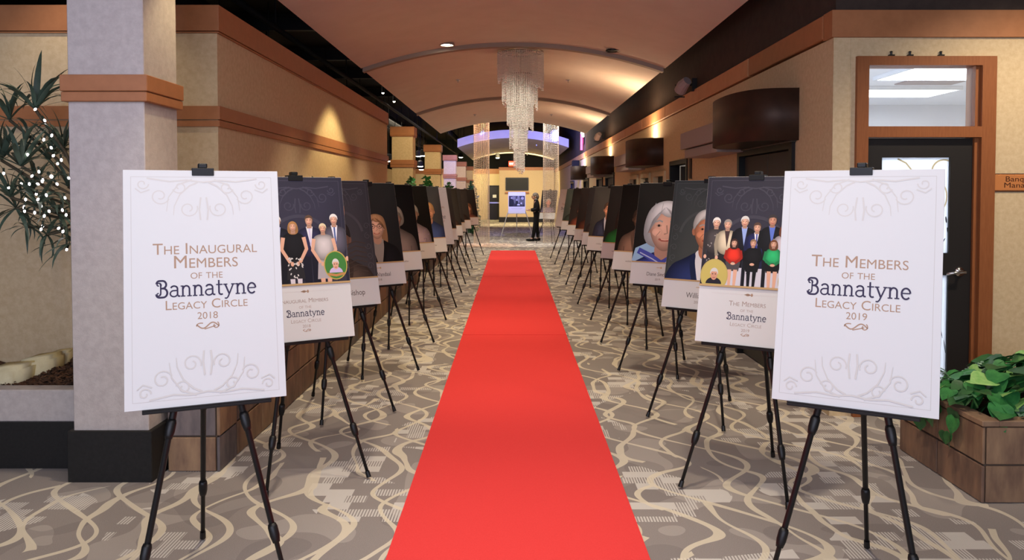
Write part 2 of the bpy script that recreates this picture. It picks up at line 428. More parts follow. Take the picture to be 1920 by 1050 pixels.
def bannatyne(d, cx, cy, width, col):
    """the slab-serif word with a curled capital, drawn stroke by stroke"""
    x, st = 0.0, []
    w = 0.072
    def add(dx, pts, ww=w): st.append(([(px + dx, py) for px, py in pts], ww))
    # capital B, two curls on the left
    B = spiral(0.13, 0.56, 0.03, 0.115, -60, -400, 18)[::1]
    add(x, B, 0.055)
    add(x, [(0.045, 0.60)] + arc(0.17, 0.60, 0.125, 0.14, 175, 90, 6) + [(0.29, 0.74)] + arc(0.29, 0.57, 0.15, 0.17, 85, -85, 10) + [(0.22, 0.40)], 0.085)
    add(x, [(0.24, 0.40)] + arc(0.31, 0.20, 0.17, 0.20, 88, -88, 10) + [(0.18, 0.0)] + arc(0.16, 0.13, 0.125, 0.13, -90, -190, 6), 0.085)
    add(x, spiral(0.12, 0.15, 0.03, 0.10, 60, 380, 18), 0.05)
    add(x, [(0.17, 0.66), (0.215, 0.56), (0.215, 0.18), (0.17, 0.10)], 0.06)
    x += 0.56
    def a(x):
        add(x, arc(0.20, 0.36, 0.14, 0.13, 160, 0, 10) + [(0.34, 0.10)] + [(0.38, 0.03), (0.45, 0.03)])
        add(x, [(0.34, 0.29)] + arc(0.19, 0.15, 0.15, 0.135, 80, 330, 14) + [(0.34, 0.14)], 0.062)
    def n(x):
        add(x, [(0.09, 0.5), (0.09, 0.0)]); add(x, [(0.0, 0.475), (0.10, 0.475)], 0.05); add(x, [(0.0, 0.025), (0.19, 0.025)], 0.05)
        add(x, [(0.10, 0.34)] + arc(0.235, 0.33, 0.13, 0.15, 160, 0, 9) + [(0.365, 0.0)]); add(x, [(0.27, 0.025), (0.46, 0.025)], 0.05)
    def t(x):
        add(x, [(0.14, 0.68), (0.14, 0.14)] + arc(0.235, 0.13, 0.095, 0.11, 180, 310, 6)); add(x, [(0.02, 0.475), (0.30, 0.475)], 0.05)
    def y(x):
        add(x, [(0.08, 0.48), (0.25, 0.03)]); add(x, [(0.43, 0.48), (0.25, 0.03), (0.19, -0.11), (0.12, -0.17), (0.05, -0.15)], 0.058)
        add(x, [(0.0, 0.475), (0.18, 0.475)], 0.05); add(x, [(0.34, 0.475), (0.51, 0.475)], 0.05)
    def e(x):
        add(x, [(0.05, 0.265), (0.38, 0.265)], 0.05); add(x, arc(0.215, 0.25, 0.17, 0.235, 4, 318, 20))
    for ch, adv in (('a', .47), ('n', .50), ('n', .50), ('a', .47), ('t', .33), ('y', .52), ('n', .50), ('e', .42)):
        {'a': a, 'n': n, 't': t, 'y': y, 'e': e}[ch](x); x += adv
    k = width / x
    for pts, ww in st:
        d.stroke([(cx - width / 2 + px * k, cy + (py - 0.3) * k) for px, py in pts], ww * k, col)
    d.k += 1

def flourish(d, cx, cy, s, col, w):
    P = [(cx + s * t, cy + s * 0.26 * math.sin(t * math.pi * 1.15)) for t in [(-1 + i / 12.0) for i in range(25)]]
    d.stroke(P, w, col, hold=True)
    d.stroke([(cx - s + s * .0, cy - s * .05)] + arc(cx - s * 0.62, cy, s * 0.38, s * 0.24, 190, 60, 8), w * .8, col, hold=True)
    d.stroke(spiral(cx + s * 0.68, cy - s * 0.02, s * 0.34, s * 0.12, 60, -230, 12), w * .8, col, hold=True)
    d.stroke([(cx - s * 0.3 + s * t, cy - s * 0.34 + s * 0.28 * t) for t in (0, .2, .4, .7, 1.0)], w * .8, col, hold=True)
    d.k += 1

def scrolls(d, v0, sgn, col, w, k=1.0):
    """symmetrical scroll ornament; v0 its baseline, sgn the way it grows"""
    for mx in (-1, 1):
        def T(pts): return [(mx * p[0] * k, v0 + sgn * p[1] * k) for p in pts]
        for (cx, cy, r, a0, a1) in ((0.055, 0.125, 0.034, 200, -250), (0.155, 0.075, 0.034, 160, -300), (0.085, 0.04, 0.026, 20, 420), (0.215, 0.028, 0.022, 180, -200)):
            d.stroke(T(spiral(cx, cy, r, r * 0.28, a0, a1, 22)), w, col)
        d.stroke(T([(0.02, 0.02), (0.05, 0.035), (0.085, 0.07), (0.105, 0.115), (0.108, 0.15)]), w * 1.5, col, w * .5)
        d.stroke(T([(0.04, 0.01), (0.09, 0.03), (0.125, 0.08), (0.132, 0.135)]), w * 1.5, col, w * .5)
        d.stroke(T([(0.0, 0.02), (0.06, 0.012), (0.12, 0.018), (0.2, 0.005)]), w * 1.3, col)
        d.stroke(T([(0.19, 0.05), (0.22, 0.062), (0.24, 0.045)]), w, col)
        d.stroke(T([(0.012, 0.17), (0.016, 0.13), (0.01, 0.08)]), w * 1.3, col)
    d.k += 1

# ================================================================== THE SETTING
XR, XL = 2.27, -2.04           # corridor walls
YR, YL = 5.70, 5.55            # where their front corners stand
BZ0, BZ1 = 2.70, 2.89          # top band
MZ0, MZ1 = 2.06, 2.20          # mid band
HALL_END = 44.0
part('floor', 'carpet', None, lambda b: b.add([(-9, -4, 0), (9, -4, 0), (9, 50, 0), (-9, 50, 0)], [(0, 1, 2, 3)]), kind='structure')
part('ceiling', 'black_ceiling', None, lambda b: b.box(-9, 9, -0.5, 50, 4.8, 4.9), kind='structure')

# left partition: a solid block with orange bands, black void above it
wl = part('wall_left', 'wallpaper', None, lambda b: b.box(-6.0, XL, YL, 13.0, 0, BZ0), kind='structure')
def band(b, z0, z1, groove):
    p = 0.02
    for a, c in (((z0, z0 + (z1 - z0) * groove)), ((z0 + (z1 - z0) * groove + 0.006, z1))):
        q = p if c == z1 else p - 0.004
        b.box(-6.0, XL + q, YL - q, 13.0 + q, a, c)
part('trim_band', 'trim', wl, lambda b: band(b, BZ0 + 0.001, BZ1, 0.04))
part('trim_band', 'trim', wl, lambda b: band(b, MZ0, MZ1, 0.30))
# right wall: corridor side and the side that faces the lobby
def rwall(b):
    # corridor side with recesses for the dark doorways
    y = YR
    for (y0, y1, zt) in RDOORS:
        b.box(XR, XR + 0.12, y, y0, 0, BZ0); b.box(XR, XR + 0.12, y0, y1, zt, BZ0); y = y1
    b.box(XR, XR + 0.12, y, 46.0, 0, BZ0)
RDOORS = [(6.45, 8.02, 2.03), (10.4, 11.55, 2.05), (11.9, 12.9, 1.93), (13.2, 14.15, 1.93), (14.5, 15.5, 1.93),
          (17.9, 19.5, 2.03), (20.2, 21.6, 2.03), (23.9, 25.5, 2.03), (29.6, 31.2, 2.03)]
wr = part('wall_right', 'wallpaper', None, rwall, kind='structure')
# front wall with the office door opening  (door frame 1602..1858 px wide)
DX0, DX1, DZT = (1602 - PX) / F * YR, (1858 - PX) / F * YR, 2.565
def fwall(b):
    b.box(XR + 0.121, DX0, YR, YR + 0.12, 0, BZ0)
    b.box(DX1, 9.0, YR, YR + 0.12, 0, BZ0); b.box(DX0, DX1, YR, YR + 0.12, DZT, BZ0)
wf = part('wall_office', 'wallpaper', None, fwall, kind='structure')
part('trim_band', 'trim', wf, lambda b: b.box(XR - 0.02, 9.0, YR - 0.02, YR + 0.14, BZ0 + 0.001, BZ1))
# panels along the corridor side, a joint every 2.1 m
ys = [5.845] + [7.70 + 2.1 * k for k in range(18)]
strip_mesh = {}
for a, c in zip(ys[:-1], ys[1:]):
    part('panel', 'panel_strip_lit' if a > 7 else 'trim', wr, lambda b, a=a, c=c: b.bevbox(XR - 0.02, XR + 0.12, a + 0.014, c - 0.014, BZ0 + 0.016, BZ1, 0.006))  # past the first panel a lighter colour stands in for brighter light
part('wall_upper_right', 'dark_wall', None, lambda b: (b.box(XR + 0.02, XR + 0.16, YR + 0.15, 46.0, BZ1 - 0.15, 4.8), b.box(XR + 0.02, 9.0, YR + 0.02, YR + 0.149, BZ1 + 0.001, 4.8)), kind='structure')
part('wall_far_left', 'wallpaper', None, lambda b: b.box(-6.9, -6.7, 13.4, 48, 0, 2.9), kind='structure')
part('wall_upper_left', 'black_ceiling', None, lambda b: b.box(-9.2, -9.0, -0.5, 50, 0, 4.8), kind='structure')

# end of the hall
we = part('wall_end', 'wallpaper', None, lambda b: b.box((936 - PX) / F * HALL_END, 2.25, HALL_END, HALL_END + 0.2, 0, 2.95), kind='structure')
part('baseboard', 'base_black', we, lambda b: b.box((936 - PX) / F * HALL_END - 0.02, 2.25, HALL_END - 0.03, HALL_END, 0, 0.28))
part('trim_band', 'trim', we, lambda b: b.box((936 - PX) / F * HALL_END - 0.02, 2.25, HALL_END - 0.03, HALL_END, 2.85, 3.02))
wd = part('wall_back', 'wallpaper', None, lambda b: (b.box(-6.7, -1.46, 48, 48.2, 0, 2.75), b.box(-0.76, 2.25, 48, 48.2, 0, 2.75), b.box(-1.46, -0.76, 48, 48.2, 2.02, 2.75)), kind='structure')
part('trim_band', 'trim', wd, lambda b: b.box(-6.7, 2.25, 47.96, 48, 2.75, 3.05))
part('wall_upper_end', 'black_ceiling', None, lambda b: (b.box(-9, 9, 48.25, 48.4, 0, 4.8), b.box((936 - PX) / F * HALL_END, 2.25, HALL_END + .02, HALL_END + 0.2, 3.03, 4.8)), kind='structure')
dn = part('door_2', 'door_black', None, lambda b: b.box(-1.45, -0.77, 48.03, 48.09, 0.01, 2.01), kind='structure')
part('push_bar', 'chrome', dn, lambda b: b.box(-1.43, -0.80, 47.97, 48.03, 0.98, 1.06))
part('notice', 'shirt_white', dn, lambda b: b.box(-1.22, -1.00, 48.015, 48.03, 1.32, 1.50))
part('frame', 'frame_black', dn, lambda b: (b.box(-1.50, -1.45, 47.97, 48.1, 0, 2.05), b.box(-0.77, -0.72, 47.97, 48.1, 0, 2.05), b.box(-1.45, -0.77, 47.97, 48.1, 2.01, 2.06)))

# barrel-vaulted ceiling panels
HWID, EZ, RISE = 2.05, 3.28, 0.35
RAD = (HWID ** 2 + RISE ** 2) / (2 * RISE)
def vz(x, ez=EZ): return ez + RISE - (RAD - math.sqrt(RAD * RAD - x * x))
def vault(b, y0, y1, t=0.10, dz=0.0, n=28, grow=0.0):
    xs = [-HWID - grow + (2 * HWID + 2 * grow) * i / n for i in range(n + 1)]
    vs = []
    for yy in (y0, y1):
        vs += [(x, yy, vz(x) + dz) for x in xs] + [(x, yy, vz(x) + dz + t) for x in xs]
    m_ = n + 1; fs = []
    for i in range(n):
        fs += [(i, i + 1, 2 * m_ + i + 1, 2 * m_ + i), (m_ + i, 3 * m_ + i, 3 * m_ + i + 1, m_ + i + 1),
               (i, m_ + i, m_ + i + 1, i + 1), (2 * m_ + i, 2 * m_ + i + 1, 3 * m_ + i + 1, 3 * m_ + i)]
    fs += [(0, 2 * m_, 3 * m_, m_), (n, m_ + n, 3 * m_ + n, 2 * m_ + n)]
    b.add(vs, fs)
for (y0, y1) in ((-1.0, 4.9), (5.0, 10.85), (10.97, 16.9), (17.02, 22.7), (29.6, 35.2), (35.3, 41.0)):
    pn = part('ceiling_panel', 'vault', None, lambda b: vault(b, y0, y1, t=0.06), smooth=False, kind='structure')
    if y0 > 0 and y0 < 20: part('joint_strip', 'vault_edge', pn, lambda b: vault(b, y0 - 0.12, y0 + 0.0, dz=-0.055, t=0.11, grow=-0.02))
    if y0 == 29.6: part('fascia', 'vault', pn, lambda b: vault(b, y0 - 0.06, y0, dz=-0.0, t=0.30))
    for sx in (-0.95, 0.95):
        yy = y0 + 2.9 if y0 > 0 else y0 + 2
        part('sprinkler', 'chrome', pn, lambda b: b.lathe([(0.045, 0.0), (0.045, -0.012), (0.012, -0.02), (0.012, -0.05)], (sx, yy, vz(sx) - 0.002), 10))
# two recessed lamps at the joint between the first and the second panel
for px_, lit in ((838, True), (1150, False)):
    X = (px_ - PX) / F * 10.55
    dl = thing('downlight', 'lit recessed lamp at the ceiling joint left of the chandelier' if lit else 'unlit dark recessed lamp at the ceiling joint right of the chandelier', 'ceiling lamp', (X, 10.62, vz(X)))
    part('housing', 'vault_edge' if lit else 'frame_black', dl, lambda b: b.lathe([(0.10, 0.0), (0.10, -0.02), (0.085, -0.022), (0.08, -0.004)], (0, 0, 0), 16))
    part('lens', 'lamp_glow' if lit else 'black', dl, lambda b: b.lathe([(0.078, -0.006), (0.05, -0.018), (0.0, -0.022)], (0, 0, 0), 16))

# doors of the corridor's right wall
def corridor_door(i, y0, y1, zt):
    if i in (0, 5, 6, 7, 8):
        d = part('door_%d' % (i + 3), 'frame_black', None, lambda b: (b.box(XR - 0.03, XR + 0.12, y0 - 0.0, y0 + 0.07, 0, zt), b.box(XR - 0.03, XR + 0.12, y1 - 0.07, y1, 0, zt),
                 b.box(XR - 0.03, XR + 0.12, y0 + 0.07, y1 - 0.07, zt - 0.07, zt)), kind='structure')
        ym = (y0 + y1) / 2
        for a, c in ((y0 + 0.072, ym - 0.004), (ym + 0.004, y1 - 0.072)):
            lf = part('door_leaf', 'door_grey', d, lambda b: b.bevbox(XR + 0.03, XR + 0.075, a, c, 0.01, zt - 0.075, 0.004))
            yh = ym - 0.09 if a < ym - 0.1 else ym + 0.09
            part('pull_handle', 'chrome', lf, lambda b: b.tube([(XR + 0.03, yh, 0.9), (XR - 0.02, yh, 0.9), (XR - 0.02, yh, 1.25), (XR + 0.03, yh, 1.25)], 0.011, 8))
        part('header', 'door_grey', d, lambda b: b.bevbox(XR - 0.05, XR, y0 - 0.03, y1 + 0.03, zt - 0.02, zt + 0.035, 0.006))
    elif i == 1:
        d = part('door_%d' % (i + 3), 'frame_black', None, lambda b: (b.box(XR - 0.02, XR + 0.12, y0, y0 + 0.06, 0, zt), b.box(XR - 0.02, XR + 0.12, y1 - 0.06, y1, 0, zt),
                 b.box(XR - 0.02, XR + 0.12, y0 + 0.06, y1 - 0.06, zt - 0.06, zt)), kind='structure')
        part('door_leaf', 'door_grey', d, lambda b: b.bevbox(XR + 0.13, XR + 0.95, y1 - 0.12, y1 - 0.07, 0.01, zt - 0.07, 0.004))
        part('dark_backing', 'black', d, lambda b: (b.box(XR + 1.2, XR + 1.24, y0 - 0.2, y1 + 0.2, 0, zt + 0.1),))  # black sheet standing in for the darkness inside the open doorway
    else:
        d = part('window_%d' % (i - 1), 'cream_frame', None, lambda b: (b.box(XR - 0.03, XR + 0.12, y0, y0 + 0.08, 0, zt), b.box(XR - 0.03, XR + 0.12, y1 - 0.08, y1, 0, zt),
                 b.box(XR - 0.03, XR + 0.12, y0 + 0.08, y1 - 0.08, zt - 0.07, zt)), kind='structure')
        part('pane', 'tv', d, lambda b: b.box(XR + 0.05, XR + 0.06, y0 + 0.08, y1 - 0.08, 0.0, zt - 0.07))
        part('rail', 'cream_frame', d, lambda b: b.box(XR + 0.02, XR + 0.09, y0 + 0.08, y1 - 0.08, 0.95, 1.02))
for i, (y0, y1, zt) in enumerate(RDOORS): corridor_door(i, y0, y1, zt)

# ------------------------------------------------------------------ office behind the front wall
part('office_shell', 'office_wall', None, lambda b: (b.box(2.5, 7.2, 10.6, 10.7, 0, 2.76), b.box(7.2, 7.3, 5.83, 10.7, 0, 2.76), b.box(2.42, 2.5, 5.83, 10.7, 0, 2.76),
     b.box(2.42, 7.3, 5.83, 10.7, 2.76, 2.84)), kind='structure')['label'] = 'white office walls and ceiling behind the door'
for k, (x0, x1, y0, y1) in enumerate(((3.62, 4.55, 7.25, 8.0), (3.85, 4.85, 8.75, 9.4))):
    t = thing('ceiling_light', ('nearer' if k == 0 else 'farther') + ' bright rectangular ceiling light in the office behind the transom pane', 'ceiling light', ((x0 + x1) / 2, (y0 + y1) / 2, 2.74))
    hx, hy = (x1 - x0) / 2, (y1 - y0) / 2
    part('frame', 'office_wall', t, lambda b: (b.box(-hx - .03, -hx, -hy - .03, hy + .03, -.02, .018), b.box(hx, hx + .03, -hy - .03, hy + .03, -.02, .018), b.box(-hx, hx, -hy - .03, -hy, -.02, .018), b.box(-hx, hx, hy, hy + .03, -.02, .018)))
    part('diffuser', 'office_lamp', t, lambda b: b.box(-hx, hx, -hy, hy, -.012, .01))
t = part('ceiling_vent', 'lilac_box', None, lambda b: b.box(-0.3, 0.3, -0.14, 0.14, -0.012, 0.0))
t.location = (4.35, 8.4, 2.758); tag(t, 'grey ceiling vent between the two office lights', 'vent')

d1 = thing('door_1', 'black office door with frosted panes in an orange wood frame', None, (0, 0, 0), kind='structure')
fw = 0.10
zdoor = 1.6 + (HZ - 258) / F * YR; ztr0, ztr1 = 1.6 + (HZ - 238) / F * YR, 1.6 + (HZ - 125) / F * YR
def frame(b):
    y0, y1 = YR - 0.035, YR + 0.13
    b.box(DX0 - 0.005, DX0 + 0.078, y0, y1, 0, DZT); b.box(DX1 - 0.095, DX1 + 0.005, y0, y1, 0, DZT)
    b.box(DX0 + 0.078, DX1 - 0.095, y0, y1, ztr1, DZT); b.box(DX0 + 0.078, DX1 - 0.095, y0, y1, zdoor, ztr0)
part('frame', 'trim_door', d1, frame)
part('stop', 'trim_door', d1, lambda b: (b.box(DX1 - 0.125, DX1 - 0.095, YR + 0.0, YR + 0.12, 0, zdoor), b.box(DX1 - 0.125, DX1 - 0.095, YR + 0.0, YR + 0.12, ztr0, ztr1)))
part('transom_pane', 'clear_glass', d1, lambda b: b.box(DX0 + 0.078, DX1 - 0.125, YR + 0.04, YR + 0.048, ztr0, ztr1))
lx0, lx1 = DX0 + 0.08, DX1 - 0.127
gx0, gx1 = (1655 - PX) / F * YR, (1783 - PX) / F * YR
gz = [1.6 + (HZ - y) / F * YR for y in (295, 475, 517)] + [0.22]
def leaf_(b):
    y0, y1 = YR + 0.02, YR + 0.065
    b.box(lx0, gx0, y0, y1, 0.01, zdoor - 0.004); b.box(gx1, lx1, y0, y1, 0.01, zdoor - 0.004)
    for a, c in ((gz[0], zdoor - 0.004), (gz[2], gz[1]), (0.01, gz[3])): b.box(gx0, gx1, y0, y1, a, c)
lf = part('door_leaf', 'door_black', d1, leaf_)
for a, c in ((gz[1], gz[0]), (gz[3], gz[2])): part('pane', 'frosted', lf, lambda b: b.box(gx0, gx1, YR + 0.038, YR + 0.046, a, c), label='frosted glass pane')
hx = (1803 - PX) / F * YR; hz_ = 1.6 + (HZ - 510) / F * YR
def handle(b):
    b.tube([(hx, YR + 0.02, hz_), (hx, YR + 0.008, hz_)], 0.033, 16)
    b.tube([(hx, YR + 0.01, hz_), (hx, YR - 0.045, hz_)], 0.012, 10)
    b.tube([(hx + 0.012, YR - 0.045, hz_), (hx - 0.06, YR - 0.046, hz_ - 0.003), (hx - 0.12, YR - 0.040, hz_ - 0.012)], [0.013, 0.011, 0.008], 8)
part('lever_handle', 'chrome', lf, handle, True)
dd = Draw()
for pts, w_ in ((spiral(gx1 - 0.05, gz[0] - 0.11, 0.10, 0.035, 60, 300, 20), 0.012), ([(gx0 + 0.12, gz[0] - 0.01), (gx0 + 0.18, gz[0] - 0.04), (gx0 + 0.23, gz[0] - 0.10), (gx0 + 0.25, gz[0] - 0.18)], 0.011),
               (arc(gx1 - 0.10, gz[0] - 0.28, 0.09, 0.12, -40, 120, 12), 0.01)):
    dd.stroke(pts, w_, (196, 186, 150))
for (px_, py_, w_, h_, r_) in ((1775, 412, .012, .05, 8), (1768, 420, .012, .05, 8), (1778, 432, .012, .045, 10), (1770, 452, .008, .05, -30), (1765, 620, .006, .12, 12), (1772, 650, .006, .10, 8)):
    p = W(px_, py_, YR + 0.03); dd.ell(p.x, p.z, w_ / 2, h_ / 2, (58, 60, 70), 10, r_)
o = dd.obj('etched_scroll', lf, y=0.0); o.location.y = YR + 0.0375
# small screws/hooks left on top of the frame
for px_ in (1671, 1706, 1764):
    p = W(px_, 105, YR - 0.01)
    h = thing('hook', {1671: 'leftmost', 1706: 'middle', 1764: 'rightmost'}[px_] + ' of three small dark hooks on top of the office door frame', 'hook', (p.x, YR - 0.01, DZT))
    part('base', 'frame_black', h, lambda b: b.box(-.018, .018, -.018, .018, 0, .012)); part('stud', 'frame_black', h, lambda b: b.lathe([(.008, .012), (.008, .03), (.012, .034), (.0, .04)], n=8))

# door plaque
pl = thing('door_plaque', 'copper office plaque with dark lettering on the right wall', 'sign', (0, YR, 0))
q0, q1 = W(1861, 358, YR - 0.01), W(1861, 327, YR - 0.01); px1 = q0.x + 0.40
part('plate', 'copper_sign', pl, lambda b: b.bevbox(q0.x, px1, -0.014, 0.0, q0.z, q1.z, 0.006))
part('border', 'sign_ink', pl, lambda b: (b.box(q0.x - .004, px1 + .004, -0.008, -0.0005, q0.z - .006, q0.z - .0005), b.box(q0.x - .004, px1 + .004, -0.008, -0.0005, q1.z + .0005, q1.z + .006), b.box(q0.x - .006, q0.x - .0005, -0.008, -0.0005, q0.z - .006, q1.z + .006)))
dd = Draw(); zc = (q0.z + q1.z) / 2; cxs = q0.x + 0.20
dd.text('Banquet', cxs, zc + 0.027, 0.22, (62, 30, 18), squash=.78); dd.text('Manager', cxs, zc - 0.017, 0.24, (62, 30, 18), squash=.72)
dd.obj('lettering', pl, y=-0.0145)

# ------------------------------------------------------------------ columns
def column(x0, x1, y0, y1, ztop, label, top_band):
    c = thing('column', label, 'column', ((x0 + x1) / 2, (y0 + y1) / 2, 0))
    hx_, hy_ = (x1 - x0) / 2, (y1 - y0) / 2
    part('shaft', 'column_paper' if not top_band else 'wallpaper', c, lambda b: b.bevbox(-hx_, hx_, -hy_, hy_, 0.28, ztop, 0.004))
    part('base', 'base_black', c, lambda b: b.bevbox(-hx_ - .025, hx_ + .025, -hy_ - .025, hy_ + .025, 0, 0.285, 0.004))
    def bnd(b, z0, z1, g):
        b.bevbox(-hx_ - .03, hx_ + .03, -hy_ - .03, hy_ + .03, z0 + (z1 - z0) * g + .003, z1, 0.004)
        b.bevbox(-hx_ - .026, hx_ + .026, -hy_ - .026, hy_ + .026, z0, z0 + (z1 - z0) * g, 0.004)
    part('band', 'trim', c, lambda b: bnd(b, 2.10, 2.245, 0.36))
    if top_band: part('band', 'trim', c, lambda b: bnd(b, BZ0, BZ1, 0.1))
    return c
cy0 = 4.40
column((131 - PX) / F * cy0, (273 - PX) / F * cy0, cy0, cy0 + 0.43, 4.8, 'large lilac-lit square column with orange band behind the 2018 title board', False)
names = ['nearest', 'second nearest', 'bluish middle', 'fourth', 'farthest']
for k, yy in enumerate((15.6, 21.4, 27.2, 33.0, 38.8)):
    column(-2.36, -1.95, yy, yy + 0.42, BZ1, '%s of the short square columns standing beyond the left partition' % names[k], True)

# ------------------------------------------------------------------ open black ceiling: ducts, pipes and hangers on the left
def duct(label, y0, y1, x, z, r):
    t = thing('air_duct', label, 'duct', (x, y0, z))
    part('tube', 'duct', t, lambda b: b.tube([(0, 0, 0), (0, y1 - y0, 0)], r, 16), True)
    n = int((y1 - y0) / 2.4)
    for k in range(n): part('collar', 'duct', t, lambda b: b.tube([(0, 1 + k * 2.4, 0), (0, 1.06 + k * 2.4, 0)], r * 1.05, 16))
    for k in range(n): part('hanger', 'duct', t, lambda b: b.tube([(0, 1.03 + k * 2.4, r), (0, 1.03 + k * 2.4, 4.8 - z)], 0.012, 6))
duct('wide dark round duct under the black ceiling left of the vaults', 2, 40, -4.6, 4.15, 0.28)
duct('narrow dark round duct under the black ceiling beside the vault edge', 6, 38, -2.45, 3.95, 0.11)
for k, (x, z, r) in enumerate(((-2.3, 3.75, 0.03), (-2.8, 3.55, 0.035), (-4.1, 3.7, 0.05))):
    t = thing('ceiling_pipe', ['thin', 'low', 'thick far'][k] + ' black pipe running along the open ceiling on the left', 'pipe', (x, 4.0, z))
    part('tube', 'duct', t, lambda b: b.tube([(0, 0, 0), (0, 36, 0)], r, 8), True)
    for j in range(9): part('hanger', 'duct', t, lambda b: b.tube([(0, 1.5 + j * 4, r), (0, 1.5 + j * 4, 4.8 - z)], 0.010, 6))
for k, yy in enumerate((9.6, 12.0, 14.4, 17.6, 20.4, 24.2)):
    t = thing('ceiling_truss', 'number %s black steel cross beam from the front in the open ceiling' % ['one', 'two', 'three', 'four', 'five', 'six'][k], 'beam', (0, yy, 0))
    part('flange', 'duct', t, lambda b: (b.box(-8.8, 2.2, -.06, .06, 4.5, 4.53), b.box(-8.8, 2.2, -.06, .06, 4.74, 4.78)))
    part('web', 'duct', t, lambda b: b.box(-8.8, 2.2, -.008, .008, 4.53, 4.74))
    part('drop_rod', 'duct', t, lambda b: b.tube([(-1.98, 0, vz(2.0) + .06), (-1.98, 0, 4.5)], 0.022, 8))
for k, (px_, py_, d_) in enumerate(((785, 293, 30), (794, 292, 26), (788, 312, 30), (790, 318, 34), (718, 174, 18), (739, 190, 18), (729, 302, 24), (864, 295, 40), (933, 296, 40))):
    p = W(px_, py_, d_)
    t = thing('track_spot', 'small lit lamp hanging in the dark ceiling, %s of nine' % ['first', 'second', 'third', 'fourth', 'fifth', 'sixth', 'seventh', 'eighth', 'ninth'][k], 'spot lamp', p, group='small lamps in the open ceiling')
    s_ = 0.11 if k not in (4, 5) else 0.03
    part('housing', 'duct', t, lambda b: b.lathe([(s_ * .5, .22), (s_ * .9, .18), (s_ * 1.05, .02), (s_ * 1.0, .0)], n=12))
    part('lens', 'lamp_glow', t, lambda b: b.lathe([(s_ * .95, -.001), (s_ * .6, -.02), (0, -.025)], n=12))
    part('cord', 'duct', t, lambda b: b.tube([(0, 0, .2), (0, 0, 4.8 - p.z)], 0.01, 6))

# ------------------------------------------------------------------ right wall fittings
def sconce(y, label, lit):
    t = thing('wall_sconce', label, 'wall lamp', (XR, y + 0.7, 2.02))
    a, p, h = 0.70, 0.45, 0.415
    prof = [(-p * (abs(math.sin(R(q))) ** 0.62), -a * math.copysign(abs(math.cos(R(q))) ** 0.8, math.cos(R(q)))) for q in range(0, 181, 9)]
    inn = [(x * 0.95, y_ * 0.97) for x, y_ in prof]
    def sh(b):
        n = len(prof)
        vs = [(x, y_, z) for z in (0, h) for x, y_ in prof] + [(x, y_, z) for z in (0, h) for x, y_ in inn]
        fs = []
        for i in range(n - 1):
            fs += [(i, n + i, n + i + 1, i + 1), (2 * n + i, 2 * n + i + 1, 3 * n + i + 1, 3 * n + i), (n + i, 3 * n + i, 3 * n + i + 1, n + i + 1), (i, i + 1, 2 * n + i + 1, 2 * n + i)]
        b.add(vs, fs)
    part('shade', 'sconce', t, sh, True)
    part('back_plate', 'frame_black', t, lambda b: b.box(-0.02, 0.0, -a * .95, a * .95, 0.01, h - .01))
    part('base_plate', 'frame_black', t, lambda b: b.prism([(x * .95, y_ * .97) for x, y_ in prof], 0.0, 0.012))
    part('lamp', 'lamp_glow' if lit else 'foam', t, lambda b: b.tube([(-0.2, -0.3, 0.16), (-0.2, 0.3, 0.16)], 0.02, 10))
    if lit:
        light('sconce_uplight', 'AREA', (XR - 0.19, y + 0.7, 2.40), 19, WARMER, (XR - 0.21, y + 0.7, 4.0), size=0.16, size_y=0.5)
for k, y in enumerate((6.37, 12.1, 18.0, 24.6)):
    sconce(y, ['large unlit brown half-oval sconce nearest on the right wall', 'lit brown half-oval sconce, second on the right wall', 'lit brown half-oval sconce, third on the right wall', 'farthest lit brown half-oval sconce on the right wall'][k], k > 0)
for k, (y0, y1) in enumerate(((7.75, 9.35), (13.7, 15.5), (19.7, 21.5))):
    t = thing('wall_box', ['nearest', 'middle', 'farthest'][k] + ' long stepped lilac-grey box fixed to the right wall past a sconce', 'wall box', (XR, y0, 2.0))
    part('upper_box', 'lilac_box', t, lambda b: b.bevbox(-0.32, 0, 0.0, y1 - y0, 0.105, 0.29, 0.004))
    part('end_plate', 'frame_black', t, lambda b: b.box(-0.32, 0, -0.02, -0.001, 0.105, 0.29))
    part('lower_box', 'lilac_box', t, lambda b: b.bevbox(-0.29, 0, 0.06, y1 - y0 - 0.1, 0.0, 0.095, 0.004))
    part('slot', 'frame_black', t, lambda b: b.box(-0.26, 0, 0.02, y1 - y0 - 0.05, 0.095, 0.105))
t = thing('door_sign', 'small brown rectangular sign on the right wall beside the dark doorway', 'sign', (XR, 10.22, 1.92))
part('plate', 'sconce', t, lambda b: b.bevbox(-0.02, 0, -0.06, 0.06, -0.13, 0.13, 0.004)); part('border', 'frame_black', t, lambda b: b.box(-0.012, 0, -0.07, 0.07, -0.14, -0.131))
for k, (px_, py_, d_) in enumerate(((1291, 162, 10.0), (1130, 256, 20.0))):
    p = W(px_, py_, d_)
    t = thing('spotlight', ('nearer' if k == 0 else 'farther') + ' small dark spotlight clamped above the right wall panels', 'spotlight', (XR - 0.02, d_, p.z))
    part('bracket', 'duct', t, lambda b: (b.box(-0.03, 0.03, -.03, .03, -.06, .10), b.tube([(-.01, 0, .02), (-.12, 0, .02)], .012, 8)))
    part('body', 'lilac_box', t, lambda b: b.tube([(-.10, -.09, .06), (-.14, -.01, .01), (-.16, .06, -.05)], [.055, .075, .075], 12))
    part('barn_door', 'duct', t, lambda b: (b.box(-.23, -.10, .06, .075, -.13, -.115), b.box(-.22, -.12, .06, .075, .015, .03)))
p = W(1093, 265, 26)
t = thing('neon_sign', 'small glowing pink and white sign on the blue-lit right wall', 'neon sign', (XR, 26, p.z))
part('mount', 'frame_black', t, lambda b: b.box(-.02, 0, -.4, .05, -.1, .3))
